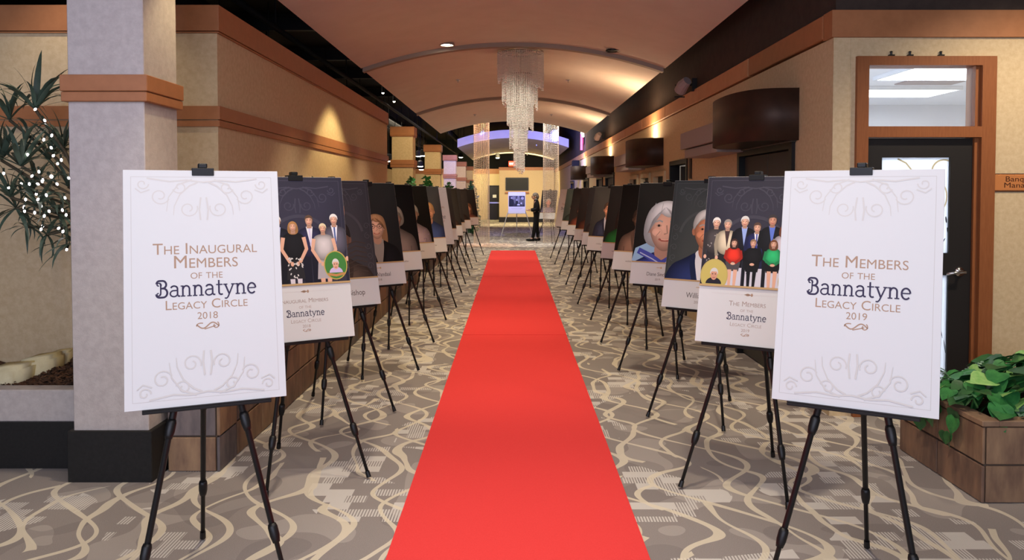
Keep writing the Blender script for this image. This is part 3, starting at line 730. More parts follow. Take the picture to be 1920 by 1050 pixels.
part('pink_tube', 'neon_pink', t, lambda b: b.tube([(-.05, 0, -.28), (-.05, 0, .26)], .035, 8)); part('white_tube', 'exit_white', t, lambda b: b.tube([(-.05, -.06, .26), (-.05, -.5, .22), (-.05, -.62, .12)], .04, 8))
t = thing('wall_speaker', 'black loudspeaker hung on the blue-lit right wall', 'speaker', (XR, 27.0, 2.2))
part('cabinet', 'black', t, lambda b: b.bevbox(-.28, -.04, -.16, .16, 0, .5, .02)); part('bracket', 'duct', t, lambda b: b.box(-.06, 0, -.03, .03, .2, .3)); part('grille', 'duct', t, lambda b: b.box(-.285, -.28, -.13, .13, .04, .46))

# ------------------------------------------------------------------ end of the hall: screen, exit sign
t = thing('wall_screen', 'black flat screen on the yellow end wall', 'television', (0, HALL_END, 0))
a_, c_ = W(948, 357, HALL_END - .05), W(991, 333, HALL_END - .05)
part('bezel', 'frame_black', t, lambda b: b.bevbox(a_.x, c_.x, -.09, -.02, a_.z, c_.z, .01)); part('panel', 'tv', t, lambda b: b.box(a_.x + .04, c_.x - .04, -.095, -.09, a_.z + .04, c_.z - .04)); part('mount', 'duct', t, lambda b: b.box(a_.x + .3, c_.x - .3, -.02, 0, a_.z + .2, c_.z - .2))
part('shelf', 'trim', t, lambda b: b.box(a_.x - .02, c_.x + .02, -.14, 0, a_.z - .16, a_.z - .08))
p = W(960, 307, 43.0)
t = thing('exit_sign', 'red glowing exit sign high above the end wall', 'exit sign', (p.x, 43.0, p.z))
part('box', 'exit_red', t, lambda b: b.bevbox(-.18, .18, -.04, .04, -.14, .14, .01)); part('rod', 'duct', t, lambda b: b.tube([(0, 0, .14), (0, 0, 4.8 - p.z)], .015, 6))
v, f = text_mesh('EXIT', False, 0.02)
mb = MB(); x0, x1 = min(q[0] for q in v), max(q[0] for q in v); k_ = .28 / (x1 - x0)
mb.add([((q[0] - (x0 + x1) / 2) * k_, -.043, (q[1] - .35) * k_) for q in v], f); mb.obj('lettering', 'exit_white', t)

# ------------------------------------------------------------------ red runner
rn = thing('carpet_runner', 'long red carpet runner down the middle of the hall', 'carpet')
for k, (y0, y1, z) in enumerate(((1.6, 9.05, .007), (8.95, 15.3, .010), (15.2, 22.1, .013))):
    xa = lambda y: -.555 - .05 * (y - 3.5) / 18.7
    xb = lambda y: .598 + .008 * (y - 3.5) / 18.7
    def ln(b):
        for i in range(6):
            ya, yb = y0 + (y1 - y0) * i / 6, y0 + (y1 - y0) * (i + 1) / 6
            b.add([(xa(ya), ya, 0.001), (xb(ya), ya, 0.001), (xb(yb), yb, 0.001), (xa(yb), yb, 0.001), (xa(ya), ya, z), (xb(ya), ya, z), (xb(yb), yb, z), (xa(yb), yb, z)],
                  [(4, 5, 6, 7), (1, 2, 6, 5), (3, 0, 4, 7)] + ([(0, 1, 5, 4)] if i == 0 else []) + ([(2, 3, 7, 6)] if i == 5 else []))
    part('carpet_length', 'runner', rn, ln)

# ------------------------------------------------------------------ planters
def tiled(parent, x0, x1, y0, y1, h, faces, tl=0.45):
    """slate tiles, two courses, on the wanted faces of a box"""
    hh = h - 0.03
    def run(a0, a1, fixed, axis):
        n = max(1, round((a1 - a0) / tl)); L = (a1 - a0) / n
        for r_ in range(2):
            za, zb = 0.004 + r_ * hh / 2, (r_ + 1) * hh / 2 - 0.006
            off = 0
            for i in range(n):
                e = 0.018 + random.uniform(-.004, .004)
                k0, k1 = a0 + i * L + .004, a0 + (i + 1) * L - .004
                mm = 'slate%d' % random.choice((0, 0, 1, 2, 2, 3))
                if axis == 'x-': part('tile', mm, parent, lambda b: b.bevbox(fixed - e, fixed - .001, k0, k1, za, zb, .003))
                if axis == 'x+': part('tile', mm, parent, lambda b: b.bevbox(fixed + .001, fixed + e, k0, k1, za, zb, .003))
                if axis == 'y-': part('tile', mm, parent, lambda b: b.bevbox(k0, k1, fixed - e, fixed - .001, za, zb, .003))
    if 'x-' in faces: run(y0 - (.02 if 'y-' in faces else 0), y1, x0, 'x-')
    if 'x+' in faces: run(y0 - (.02 if 'y-' in faces else 0), y1, x1, 'x+')
    if 'y-' in faces: run(x0 + .003, x1 - .003, y0, 'y-')
def planter(label, x0, x1, y0, y1, h, faces, tl=0.45):
    t = thing('planter', label, 'planter')
    w = .06
    part('core', 'grout', t, lambda b: (b.box(x0, x0 + w, y0, y1, 0, h - .03), b.box(x1 - w, x1, y0, y1, 0, h - .03), b.box(x0 + w, x1 - w, y0, y0 + w, 0, h - .03), b.box(x0 + w, x1 - w, y1 - w, y1, 0, h - .03)))
    tiled(t, x0, x1, y0, y1, h, faces, tl)
    part('cap', 'planter_cap', t, lambda b: (b.bevbox(x0 - .02, x0 + w + .01, y0 - .02, y1, h - .03, h, .004), b.bevbox(x1 - w - .01, x1 + .02, y0 - .02, y1, h - .03, h, .004),
         b.bevbox(x0 + w + .01, x1 - w - .01, y0 - .02, y0 + w + .01, h - .03, h, .004), b.bevbox(x0 + w + .01, x1 - w - .01, y1 - w - .01, y1, h - .03, h, .004)))
    part('soil', 'bark', t, lambda b: b.box(x0 + w, x1 - w, y0 + w, y1 - w, h - .14, h - .06))
    return t
planter('slate-tiled planter in front of the office door', 2.43, 3.60, 4.09, 4.95, 0.43, ('x-', 'y-'), 0.42)
planter('long slate-tiled planter along the left partition', -2.02, -1.70, 4.86, 14.4, 0.45, ('x+', 'y-'), 0.48)
t = planter('slate-tiled planter running past the far left columns', -1.92, -1.70, 16.2, 26.8, 0.45, ('x+',), 1.1)
# the nearer stub of the left planter beside the big column
planter('short slate-tiled planter end beside the large column', -1.985, -1.70, 4.56, 4.83, 0.44, ('x+', 'y-'), 0.27)

# low plastered bed at the far left
bed = thing('garden_bed', 'low plastered bed with black base left of the large column', 'planter')
bx1 = (131 - PX) / F * cy0
part('front_wall', 'column_paper', bed, lambda b: b.bevbox(-4.6, bx1 - .03, 4.62, 4.74, .268, .455, .006)); part('base', 'base_black', bed, lambda b: b.box(-4.6, bx1 - .03, 4.60, 4.74, 0, .268))
part('soil', 'bark', bed, lambda b: b.box(-4.6, bx1 - .03, 4.85, 5.52, .02, .40))
def mz(x, y): return .43 + .14 * max(0, min(1, (x + 3.15) / .8)) * max(0, min(1, (y - 4.7) / .5)) + .015 * math.sin(x * 23) * math.sin(y * 19)
mb = MB(); nx, ny = 40, 20
vs_ = [(-4.6 + (bx1 + .1 + 4.6) * i / nx, 4.745 + .78 * j / ny) for j in range(ny + 1) for i in range(nx + 1)]
mb.add([(x, y, mz(x, y) if j_ else .4) for (x, y), j_ in zip(vs_, [1] * len(vs_))], [(j * (nx + 1) + i, j * (nx + 1) + i + 1, (j + 1) * (nx + 1) + i + 1, (j + 1) * (nx + 1) + i) for j in range(ny) for i in range(nx)])
for _ in range(2600):
    x, y = random.uniform(-3.4, bx1 + .05), 4.76 + random.random() * .74
    z = mz(x, y); s = random.uniform(.008, .022); a = random.random() * 6.28; ti = random.uniform(-.6, .6)
    c = Vector((x, y, z + .006)); u = Vector((math.cos(a), math.sin(a), ti)) * s; w_ = Vector((-math.sin(a), math.cos(a), random.uniform(-.4, .4))) * s * .45; n_ = Vector((0, 0, s * .3))
    mb.add([c - u - w_, c + u - w_, c + u + w_, c - u + w_, c - u * .8 + n_, c + u * .8 + n_], [(0, 1, 5, 4), (2, 3, 4, 5), (1, 2, 5), (3, 0, 4)])
mb.obj('mulch', 'bark', None, label='dark brown bark mulch filling the low bed at the left', cat='mulch', kind='stuff')
for k, (px0, px1_, py0, py1, d0, d1_) in enumerate(((-40, 30, 692, 735, 4.80, 5.05), (22, 80, 674, 712, 4.98, 5.25), (74, 112, 663, 690, 5.22, 5.42))):
    a_, c_ = W(px0, py1, d0), W(px1_, py0, d0)
    def rock(b):
        bm = bmesh.new(); bmesh.ops.create_cube(bm, size=1); bmesh.ops.bevel(bm, geom=bm.edges[:], offset=.12, segments=2, affect='EDGES')
        for v in bm.verts:
            q = v.co; v.co = Vector((q.x * (c_.x - a_.x) + q.z * .03 + random.uniform(-.004, .004), q.y * (d1_ - d0), q.z * (c_.z - .36) + q.x * .02 + random.uniform(-.004, .004)))
        bm.verts.index_update(); b.add([v.co.copy() for v in bm.verts], [[v.index for v in f.verts] for f in bm.faces]); bm.free()
    o = part('stone_block', 'cream_stone', None, rock, True)
    o.location = ((a_.x + c_.x) / 2, (d0 + d1_) / 2, (c_.z + .36) / 2)
    tag(o, ['largest cream stone block at the left edge of the mulch bed', 'middle cream stone block in the mulch bed', 'small cream stone block nearest the column in the mulch bed'][k], 'stone block', 'cream blocks in the bed')

# ================================================================== EASELS AND POSTER BOARDS
BW, BH, LEAN = 0.59, 0.935, R(13)
def tube_mesh(name, pts, r, n=8, m='easel'):
    mb = MB(); mb.tube(pts, r, n); return mb.mesh(name, m, True)
HUB = Vector((0, 0.0, 1.27))
FEET = [Vector((-.285, -.38, 0)), Vector((.285, -.38, 0)), Vector((0, .40, 0))]
def leg_meshes(foot):
    h = HUB + Vector((foot.x * .06, foot.y * .06, -.02)); f = foot + Vector((0, 0, .012))
    d_ = f - h
    out = [('leg', tube_mesh('leg', [h, h + d_ * .45, h + d_ * .452, h + d_ * .78, h + d_ * .782, f], [.0135, .0135, .0115, .0115, .0095, .0095]))]
    for t_ in (.45, .79):
        a = h + d_ * (t_ - .028); c = h + d_ * (t_ + .028)
        out.append(('collar', tube_mesh('collar', [a, a + d_ * .01, a + d_ * .035, c - d_ * .01, c], [.015, .019, .019, .0165, .014], 10)))
    mb = MB(); mb.tube([f + (-d_).normalized() * .035, f], [.0125, .0135], 10); out.append(('foot', mb.mesh('foot', 'easel')))
    return out
LEGS = [leg_meshes(f) for f in FEET]
mb = MB(); mb.lathe([(.02, -.05), (.036, -.03), (.036, .03), (.02, .05)], tuple(HUB), 12)
for f in FEET: mb.tube([HUB, HUB + (f - HUB) * .07], .02, 8)
HUBM = mb.mesh('hub', 'easel', True)
MASTM = tube_mesh('mast', [(0, .01, 1.24), (0, .058, 1.70)], .010)
mb = MB(); mb.bevbox(-.042, .042, .000, .070, 1.6935, 1.702, .002); mb.bevbox(-.042, .042, -.002, .002, 1.671, 1.702, .0015); mb.bevbox(-.018, .018, .012, .070, 1.701, 1.722, .004)
CLIPM = mb.mesh('clip', 'easel')
mb = MB(); mb.bevbox(-.235, .235, -.212, -.145, .764, .7755, .002); mb.bevbox(-.235, .235, -.212, -.208, .7755, .782, .001)
LEDGEM = mb.mesh('ledge', 'easel')
def easel(loc, rz, label, group):
    e = thing('easel', label, 'easel', loc, rz, group)
    for L in LEGS:
        lg = link('leg', L[0][1], e)
        for n_, me in L[1:]: link(n_, me, lg)
    link('hub', HUBM, e); link('mast', MASTM, e); link('clip', CLIPM, e); link('ledge', LEDGEM, e)
    return e
mb = MB(); mb.bevbox(-BW / 2, BW / 2, -.006, .006, -BH / 2, BH / 2, .0008)
BOARDM = mb.mesh('board', 'foam')
PW = 0.55
mb = MB(); mb.bevbox(-PW / 2, PW / 2, -.006, .006, -BH / 2, BH / 2, .0008)
PHOTOM = mb.mesh('board', 'foam')

GOLD, INK, BROWN = (190, 158, 112), (52, 46, 72), (168, 138, 116)
DARK = (40, 38, 46)

def mul(c, k): return tuple(max(0, min(255, c_ * k)) for c_ in c)
def soft(d, pts, col, it=2, g=None, ctr=None):
    for _ in range(it):
        out = []
        for i, p in enumerate(pts):
            q = pts[(i + 1) % len(pts)]
            out += [(p[0] * .75 + q[0] * .25, p[1] * .75 + q[1] * .25), (p[0] * .25 + q[0] * .75, p[1] * .25 + q[1] * .75)]
        pts = out
    if g: d.grad(pts, mul(col, g[0]), mul(col, g[1]), ctr)
    else: d.poly(pts, col)
def bust(d, cx, hz, s, skin, hair, style, top, collar=None, tie=None, glasses=False, turn=0.0, pattern=None):
    sh = tuple(int(c * .82) for c in skin); hs = tuple(int(c * .8) for c in hair)
    if style == 'long': soft(d, [(cx - .50 * s, hz + .25 * s), (cx - .38 * s, hz + .52 * s), (cx, hz + .62 * s), (cx + .38 * s, hz + .52 * s), (cx + .50 * s, hz + .25 * s), (cx + .56 * s, hz - .5 * s), (cx + .46 * s, hz - 1.0 * s), (cx - .46 * s, hz - 1.0 * s), (cx - .56 * s, hz - .5 * s)], hair, g=(.8, .85))
    if style == 'bob': soft(d, [(cx - .52 * s, hz - .35 * s), (cx - .55 * s, hz + .1 * s), (cx - .40 * s, hz + .5 * s), (cx, hz + .63 * s), (cx + .40 * s, hz + .5 * s), (cx + .55 * s, hz + .1 * s), (cx + .52 * s, hz - .35 * s), (cx + .2 * s, hz - .5 * s), (cx - .2 * s, hz - .5 * s)], hair, g=(1.0, .7))
    # shoulders
    soft(d, [(cx - .22 * s, hz - .55 * s), (cx - .62 * s, hz - .78 * s), (cx - 1.0 * s, hz - .95 * s), (cx - 1.18 * s, hz - 1.5 * s), (cx - 1.25 * s, hz - 4 * s), (cx + 1.25 * s, hz - 4 * s), (cx + 1.18 * s, hz - 1.5 * s), (cx + 1.0 * s, hz - .95 * s), (cx + .62 * s, hz - .78 * s), (cx + .22 * s, hz - .55 * s)], top, g=(1.18, .55), ctr=(cx - .1 * s, hz - 1.6 * s))
    tp = tuple(int(c * .72) for c in top)
    d.stroke([(cx - .78 * s, hz - 1.5 * s), (cx - .72 * s, hz - 4 * s)], .05 * s, tp); d.stroke([(cx + .78 * s, hz - 1.5 * s), (cx + .72 * s, hz - 4 * s)], .05 * s, tp)
    if collar:
        soft(d, [(cx - .26 * s, hz - .5 * s), (cx + .26 * s, hz - .5 * s), (cx + .34 * s, hz - .75 * s), (cx + .02 * s, hz - 2.1 * s), (cx - .34 * s, hz - .75 * s)], collar)
        for sg in (-1, 1): soft(d, [(cx + sg * .28 * s, hz - .58 * s), (cx + sg * .46 * s, hz - .72 * s), (cx + sg * .40 * s, hz - 1.2 * s), (cx + sg * .04 * s, hz - 2.3 * s), (cx + sg * .02 * s, hz - 2.1 * s), (cx + sg * .30 * s, hz - .95 * s)], tp)
    soft(d, [(cx - .21 * s, hz - .25 * s), (cx + .21 * s, hz - .25 * s), (cx + .24 * s, hz - .68 * s), (cx, hz - .84 * s), (cx - .24 * s, hz - .68 * s)], sh)
    if tie: soft(d, [(cx - .07 * s, hz - .80 * s), (cx + .07 * s, hz - .80 * s), (cx + .05 * s, hz - .95 * s), (cx + .12 * s, hz - 1.9 * s), (cx, hz - 2.1 * s), (cx - .12 * s, hz - 1.9 * s), (cx - .05 * s, hz - .95 * s)], tie)
    if pattern:
        rr = random.Random(5)
        for _ in range(60):
            a, r_ = rr.uniform(-1.05, 1.05), rr.uniform(.95, 2.6)
            d.ell(cx + a * s, hz - r_ * s, .05 * s, .03 * s, pattern, 6, rr.uniform(0, 180), hold=True)
        d.k += 1
    # head
    for sg in (-1, 1): d.ell(cx + sg * .40 * s, hz - .03 * s, .065 * s, .12 * s, sh, 10, hold=True)
    d.k += 1
    d.grad([(cx + .40 * s * math.cos(R(q)) * (1.0 if q < 180 else (1 - .16 * math.sin(R(q - 180)))), hz + (.50 if q < 180 else .55) * s * math.sin(R(q))) for q in range(0, 360, 12)], mul(skin, 1.08), mul(skin, .66), (cx - .07 * s, hz - .02 * s))
    d.grad([(cx + .13 * s * math.cos(R(q)) - .2 * s, hz - .12 * s + .1 * s * math.sin(R(q))) for q in range(0, 360, 30)], mul(skin, 1.10), mul(skin, 1.0)); d.grad([(cx + .10 * s * math.cos(R(q)) + .2 * s, hz - .12 * s + .09 * s * math.sin(R(q))) for q in range(0, 360, 30)], mul(skin, .98), mul(skin, .92))
    # hair
    if style in ('short', 'thin'):
        lo = .16 if style == 'short' else .26
        soft(d, [(cx - .43 * s, hz - .02 * s), (cx - .46 * s, hz + .22 * s), (cx - .36 * s, hz + .48 * s), (cx - .08 * s, hz + .60 * s), (cx + .24 * s, hz + .56 * s), (cx + .43 * s, hz + .34 * s), (cx + .45 * s, hz - .0 * s), (cx + .38 * s, hz + .08 * s), (cx + .34 * s, hz + lo * s), (cx + .10 * s, hz + (lo + .16) * s), (cx - .18 * s, hz + (lo + .14) * s), (cx - .35 * s, hz + lo * s), (cx - .38 * s, hz + .06 * s)], hair, g=(1.12, .72), ctr=(cx - .1 * s, hz + .46 * s))
    else:
        soft(d, [(cx - .46 * s, hz - .25 * s), (cx - .50 * s, hz + .2 * s), (cx - .36 * s, hz + .52 * s), (cx, hz + .63 * s), (cx + .36 * s, hz + .52 * s), (cx + .50 * s, hz + .2 * s), (cx + .46 * s, hz - .25 * s), (cx + .38 * s, hz + .08 * s), (cx + .30 * s, hz + .27 * s), (cx + .02 * s, hz + .20 * s), (cx - .18 * s, hz + .34 * s), (cx - .34 * s, hz + .18 * s), (cx - .39 * s, hz + .0 * s)], hair, g=(1.12, .78), ctr=(cx - .05 * s, hz + .46 * s))
        for t_ in (-.3, -.12, .1, .28): d.stroke([(cx + t_ * s, hz + .55 * s), (cx + t_ * 1.25 * s, hz + .33 * s)], .012 * s, hs, hold=True)
        d.k += 1
    # features
    for sg in (-1, 1):
        d.stroke([(cx + sg * .09 * s, hz + .115 * s), (cx + sg * .17 * s, hz + .15 * s), (cx + sg * .27 * s, hz + .11 * s)], .035 * s, hs, hold=True)
        d.ell(cx + sg * .175 * s, hz + .03 * s, .07 * s, .03 * s, mul(skin, .86), 10, hold=True)
    d.k += 1
    for sg in (-1, 1): d.ell(cx + sg * .175 * s, hz + .03 * s, .03 * s, .03 * s, (52, 40, 36), 8, hold=True)
    d.stroke([(cx + .015 * s, hz + .04 * s), (cx + .05 * s, hz - .14 * s), (cx - .03 * s, hz - .165 * s)], .035 * s, sh, hold=True)
    d.stroke([(cx - .15 * s, hz - .275 * s), (cx - .07 * s, hz - .31 * s), (cx + .07 * s, hz - .31 * s), (cx + .15 * s, hz - .275 * s)], .045 * s, mul(skin, .74)[:1] + mul(skin, .55)[1:], hold=True)
    d.k += 1
    d.stroke([(cx - .09 * s, hz - .284 * s), (cx, hz - .296 * s), (cx + .09 * s, hz - .284 * s)], .018 * s, mul(skin, 1.1))
    for sg in (-1, 1): d.stroke([(cx + sg * .13 * s, hz - .10 * s), (cx + sg * .21 * s, hz - .20 * s), (cx + sg * .22 * s, hz - .30 * s)], .018 * s, sh, hold=True)
    d.k += 1
    if glasses:
        for sg in (-1, 1): d.stroke(arc(cx + sg * .18 * s, hz + .03 * s, .12 * s, .09 * s, 0, 360, 14), .022 * s, (60, 52, 50), hold=True)
        d.stroke([(cx - .06 * s, hz + .05 * s), (cx + .06 * s, hz + .05 * s)], .02 * s, (60, 52, 50), hold=True); d.k += 1

def figure(d, cx, fz, h, skin, hair, top, low, kind='suit', shirt=(226, 226, 236), tie=None, long_hair=False, spots=None, hs=1.0):
    """small full-length standing or seated figure of a group photograph"""
    hd = fz + .925 * h; t2 = tuple(int(c * .75) for c in top)
    if kind != 'seated':
        if kind == 'dress':
            d.poly([(cx - .085 * h, fz + .54 * h), (cx + .085 * h, fz + .54 * h), (cx + .115 * h, fz + .26 * h), (cx - .115 * h, fz + .26 * h)], low)
            for sg in (-1, 1): d.poly([(cx + sg * .075 * h, fz + .27 * h), (cx + sg * .015 * h, fz + .27 * h), (cx + sg * .02 * h, fz), (cx + sg * .055 * h, fz)], skin if not spots else (214, 206, 214))
        else:
            for sg in (-1, 1): d.poly([(cx + sg * .105 * h, fz + .54 * h), (cx + sg * .0 * h, fz + .54 * h), (cx + sg * .015 * h, fz), (cx + sg * .085 * h, fz)], low)
        soft(d, [(cx - .05 * h, fz + .85 * h), (cx - .13 * h, fz + .815 * h), (cx - .15 * h, fz + .72 * h), (cx - .115 * h, fz + .5 * h), (cx + .115 * h, fz + .5 * h), (cx + .15 * h, fz + .72 * h), (cx + .13 * h, fz + .815 * h), (cx + .05 * h, fz + .85 * h)], top, g=(1.15, .68))
        for sg in (-1, 1):
            bare = kind in ('dress',)
            d.stroke([(cx + sg * .128 * h, fz + .79 * h), (cx + sg * .155 * h, fz + .64 * h), (cx + sg * (.13 if kind != 'dress' else .06) * h, fz + .47 * h)], .05 * h, skin if bare else t2, .038 * h, hold=True)
        d.k += 1
        for sg in (-1, 1): d.ell(cx + sg * (.128 if kind != 'dress' else .035) * h, fz + .455 * h, .022 * h, .03 * h, skin, 8, hold=True)
        d.k += 1
    else:
        soft(d, [(cx - .05 * h, fz + .82 * h), (cx - .15 * h, fz + .77 * h), (cx - .17 * h, fz + .48 * h), (cx + .17 * h, fz + .48 * h), (cx + .15 * h, fz + .77 * h), (cx + .05 * h, fz + .82 * h)], top, g=(1.15, .68))
        d.poly([(cx - .15 * h, fz + .52 * h), (cx + .15 * h, fz + .52 * h), (cx + .12 * h, fz + .33 * h), (cx - .12 * h, fz + .33 * h)], low)
        for sg in (-1, 1):
            d.poly([(cx + sg * .10 * h, fz + .36 * h), (cx + sg * .02 * h, fz + .36 * h), (cx + sg * .025 * h, fz), (cx + sg * .075 * h, fz)], skin if spots is None else low, hold=True)
            d.stroke([(cx + sg * .14 * h, fz + .75 * h), (cx + sg * .17 * h, fz + .6 * h), (cx + sg * .04 * h, fz + .49 * h)], .055 * h, t2, hold=True)
        d.ell(cx, fz + .48 * h, .05 * h, .028 * h, skin, 8, hold=True); d.k += 1
        hd = fz + .90 * h
    if kind == 'suit':
        d.poly([(cx - .04 * h, hd - .07 * h), (cx + .04 * h, hd - .07 * h), (cx + .005 * h, fz + .60 * h)], shirt)
        if tie: d.stroke([(cx, hd - .09 * h), (cx + .004 * h, fz + .63 * h)], .018 * h, tie)
    if spots:
        rr = random.Random(int(h * 1e4))
        for _ in range(26): d.ell(cx + rr.uniform(-.1, .1) * h, fz + rr.uniform(.28, .78 if kind == 'dress2' else .53) * h, .009 * h, .016 * h, spots, 5, rr.uniform(0, 180), hold=True)
        d.k += 1
    g = h * hs
    if long_hair: soft(d, [(cx - .062 * g, hd + .04 * g), (cx, hd + .078 * g), (cx + .062 * g, hd + .04 * g), (cx + .07 * g, hd - .10 * g), (cx - .07 * g, hd - .10 * g)], hair, g=(.75, .9))
    sh = tuple(int(c * .80) for c in skin)
    d.poly([(cx - .025 * g, hd), (cx + .025 * g, hd), (cx + .03 * h, hd - .09 * h), (cx - .03 * h, hd - .09 * h)], sh)
    d.grad([(cx + .043 * g * math.cos(R(q)), hd + .06 * g * math.sin(R(q))) for q in range(0, 360, 20)], mul(skin, 1.06), mul(skin, .68), (cx - .006 * g, hd))
    d.k += 1
    d.poly([(cx - .048 * g, hd - .005 * g)] + arc(cx, hd + .016 * g, .049 * g, .054 * g, 180, 0, 8) + [(cx + .048 * g, hd - .005 * g), (cx + .036 * g, hd + .026 * g), (cx + .01 * g, hd + .036 * g), (cx - .034 * g, hd + .028 * g)], hair)
    for sg in (-1, 1):
        d.ell(cx + sg * .017 * g, hd + .006 * g, .006 * g, .005 * g, (60, 44, 40), 6, hold=True)
        d.stroke([(cx + sg * .009 * g, hd + .018 * g), (cx + sg * .026 * g, hd + .017 * g)], .004 * g, hair, hold=True)
    d.stroke([(cx + .002 * g, hd + .004 * g), (cx + .006 * g, hd - .014 * g)], .006 * g, sh, hold=True)
    d.stroke([(cx - .016 * g, hd - .028 * g), (cx, hd - .032 * g), (cx + .016 * g, hd - .028 * g)], .008 * g, (172, 92, 88), hold=True); d.k += 1

def title_board(root, lines, year, year_v, shift=0.0):
    d = Draw()
    i_ = .028
    e = (192, 188, 184)
    for a in ((-BW / 2 + i_, -BH / 2 + i_, BW / 2 - i_, -BH / 2 + i_), (-BW / 2 + i_, BH / 2 - i_, BW / 2 - i_, BH / 2 - i_), (-BW / 2 + i_, -BH / 2 + i_, -BW / 2 + i_, BH / 2 - i_), (BW / 2 - i_, -BH / 2 + i_, BW / 2 - i_, BH / 2 - i_)):
        d.stroke([(a[0], a[1]), (a[2], a[3])], .0016, e, hold=True)
    d.k += 1
    scrolls(d, BH / 2 - i_, -1, (205, 201, 197), .005, 1.05); scrolls(d, -BH / 2 + i_, 1, (204, 200, 195), .005, 1.05)
    d.obj('border_print', root)
    for txt, fr, wd_, kind in lines:
        v = BH / 2 - fr * BH; wd_ *= BW / .61; d = Draw(); d.k = 4
        if kind == 'B': bannatyne(d, 0.005, v, wd_, INK)
        else: d.text(txt, 0.005, v, wd_, BROWN, smallcaps=kind == 'S')
        d.obj('lettering', root)
    d = Draw(); d.k = 4; flourish(d, 0.005, BH / 2 - year_v * BH, .042, BROWN, .005)
    d.obj('flourish', root)

def photo_board(root, spec):
    """dark photograph with scroll ornament, gold rule and white caption"""
    lab = spec.get('lab', .21); zb = BH / 2 - (1 - lab) * BH
    bgc = spec.get('bg', DARK)
    d = Draw(clip=(-PW / 2 + .001, PW / 2 - .001, zb, BH / 2 - .001))
    d.grad([(-PW / 2 + .001, zb), (0, zb), (PW / 2 - .001, zb), (PW / 2 - .001, .15), (PW / 2 - .001, BH / 2 - .001), (0, BH / 2 - .001), (-PW / 2 + .001, BH / 2 - .001), (-PW / 2 + .001, .15)], mul(bgc, 1.15), mul(bgc, .92), (0, .12))
    if spec.get('orn', True):
        oc = tuple(min(255, c + 17) for c in bgc)
        i_ = .022
        for a in (((-PW / 2 + i_, zb), (-PW / 2 + i_, BH / 2 - i_)), ((-PW / 2 + i_, BH / 2 - i_), (PW / 2 - i_, BH / 2 - i_)), ((PW / 2 - i_, zb), (PW / 2 - i_, BH / 2 - i_))): d.stroke(a, .003, oc, hold=True)
        scrolls(d, BH / 2 - .05, -1, oc, .0055, .95)
        d.stroke(arc(0, BH / 2 - .42, .19, .19, 10, 170, 20), .02, oc); 
        for sg in (-1, 1):
            for q in range(5): d.stroke(spiral(sg * .225, .12 - q * .075, .026, .007, 90 * q, 90 * q + sg * 420, 16), .0045, oc, hold=True)
        d.k += 1
    spec['draw'](d, zb)
    d.rect(-PW / 2 + .001, PW / 2 - .001, zb, zb + .011, GOLD)
    d.obj('photo_print', root)
    d = Draw(); d.k = 2
    if spec.get('caption') == 'group':
        y = zb - .035
        d.stroke([(-.2, y), (.2, y)], .0014, (206, 198, 196), hold=True); d.ell(0, y, .012, .007, BROWN, 10, hold=True); d.stroke([(-.018, y), (.022, y)], .005, BROWN); d.ell(.022, y, .006, .009, BROWN, 10)
        l1 = spec['l1']
        d.obj('key_ornament', root); d = Draw(); d.k = 2
        d.text(l1[0], 0, zb - .085, l1[1], (160, 142, 134), True); d.obj('lettering', root); d = Draw(); d.k = 2
        d.text('of the', 0, zb - .120, .07, (176, 160, 152), True); d.obj('lettering', root); d = Draw(); d.k = 2
        bannatyne(d, 0, zb - .158, .215, INK); d.obj('lettering', root); d = Draw(); d.k = 2
        d.text('Legacy Circle', 0, zb - .198, .17, (176, 160, 152), True); d.obj('lettering', root); d = Draw(); d.k = 2
        d.text(spec['year'], 0, zb - .228, .045, (170, 150, 142)); d.obj('lettering', root); d = Draw(); d.k = 2
        flourish(d, 0, zb - .252, .022, BROWN, .003); d.obj('flourish', root); return
    else:
        y = zb - .04
        d.stroke([(-.02, y), (.018, y)], .004, GOLD, hold=True); d.ell(.024, y, .007, .009, GOLD, 10)
        d.obj('key_ornament', root); d = Draw(); d.k = 2
        if spec.get('name'): d.text(spec['name'], spec.get('nx', 0), zb - .098, spec.get('nw', .25), (88, 80, 80), squash=1.15)
        else:
            rr = random.Random(len(spec)); x = -.11
            while x < .10:
                w_ = rr.uniform(.006, .011); hgt = rr.choice((.012, .012, .018))
                if abs(x - .0) > .012: d.poly([(x, zb - .106), (x + w_ * .55, zb - .106), (x + w_ * .55, zb - .106 + hgt), (x, zb - .106 + hgt)], (108, 100, 98), hold=True)
                x += w_ + .003
            d.k += 1
        d.obj('lettering', root); d = Draw(); d.k = 2
        d.text(spec.get('year', '2018'), 0, zb - .145, .05, (140, 126, 118))
    d.obj('lettering', root)

def oval(d, cx, cz, rx, rz, ring, bgc, skin, hair, top):
    d.ell(cx, cz, rx + .006, rz + .006, ring, 28); d.ell(cx, cz, rx, rz, bgc, 28)
    d.poly(arc(cx, cz - rz * .55, rx * .62, rz * .42, 0, 180, 12), top); d.ell(cx, cz + rz * .05, rx * .27, rz * .36, skin, 16)
    d.poly([(cx - rx * .3, cz + rz * .05)] + arc(cx, cz + rz * .15, rx * .32, rz * .34, 180, 0, 10) + [(cx + rx * .3, cz + rz * .05), (cx + rx * .2, cz + rz * .24), (cx - rx * .2, cz + rz * .24)], hair)
    d.stroke([(cx - rx * .1, cz - rz * .16), (cx + rx * .1, cz - rz * .16)], .004, (170, 90, 86))
    for sg in (-1, 1): d.ell(cx + sg * rx * .11, cz + rz * .08, .004, .003, (60, 46, 42), 6, hold=True)
    d.k += 1
SK, SK2, SK3 = (222, 172, 146), (206, 150, 124), (150, 108, 88)
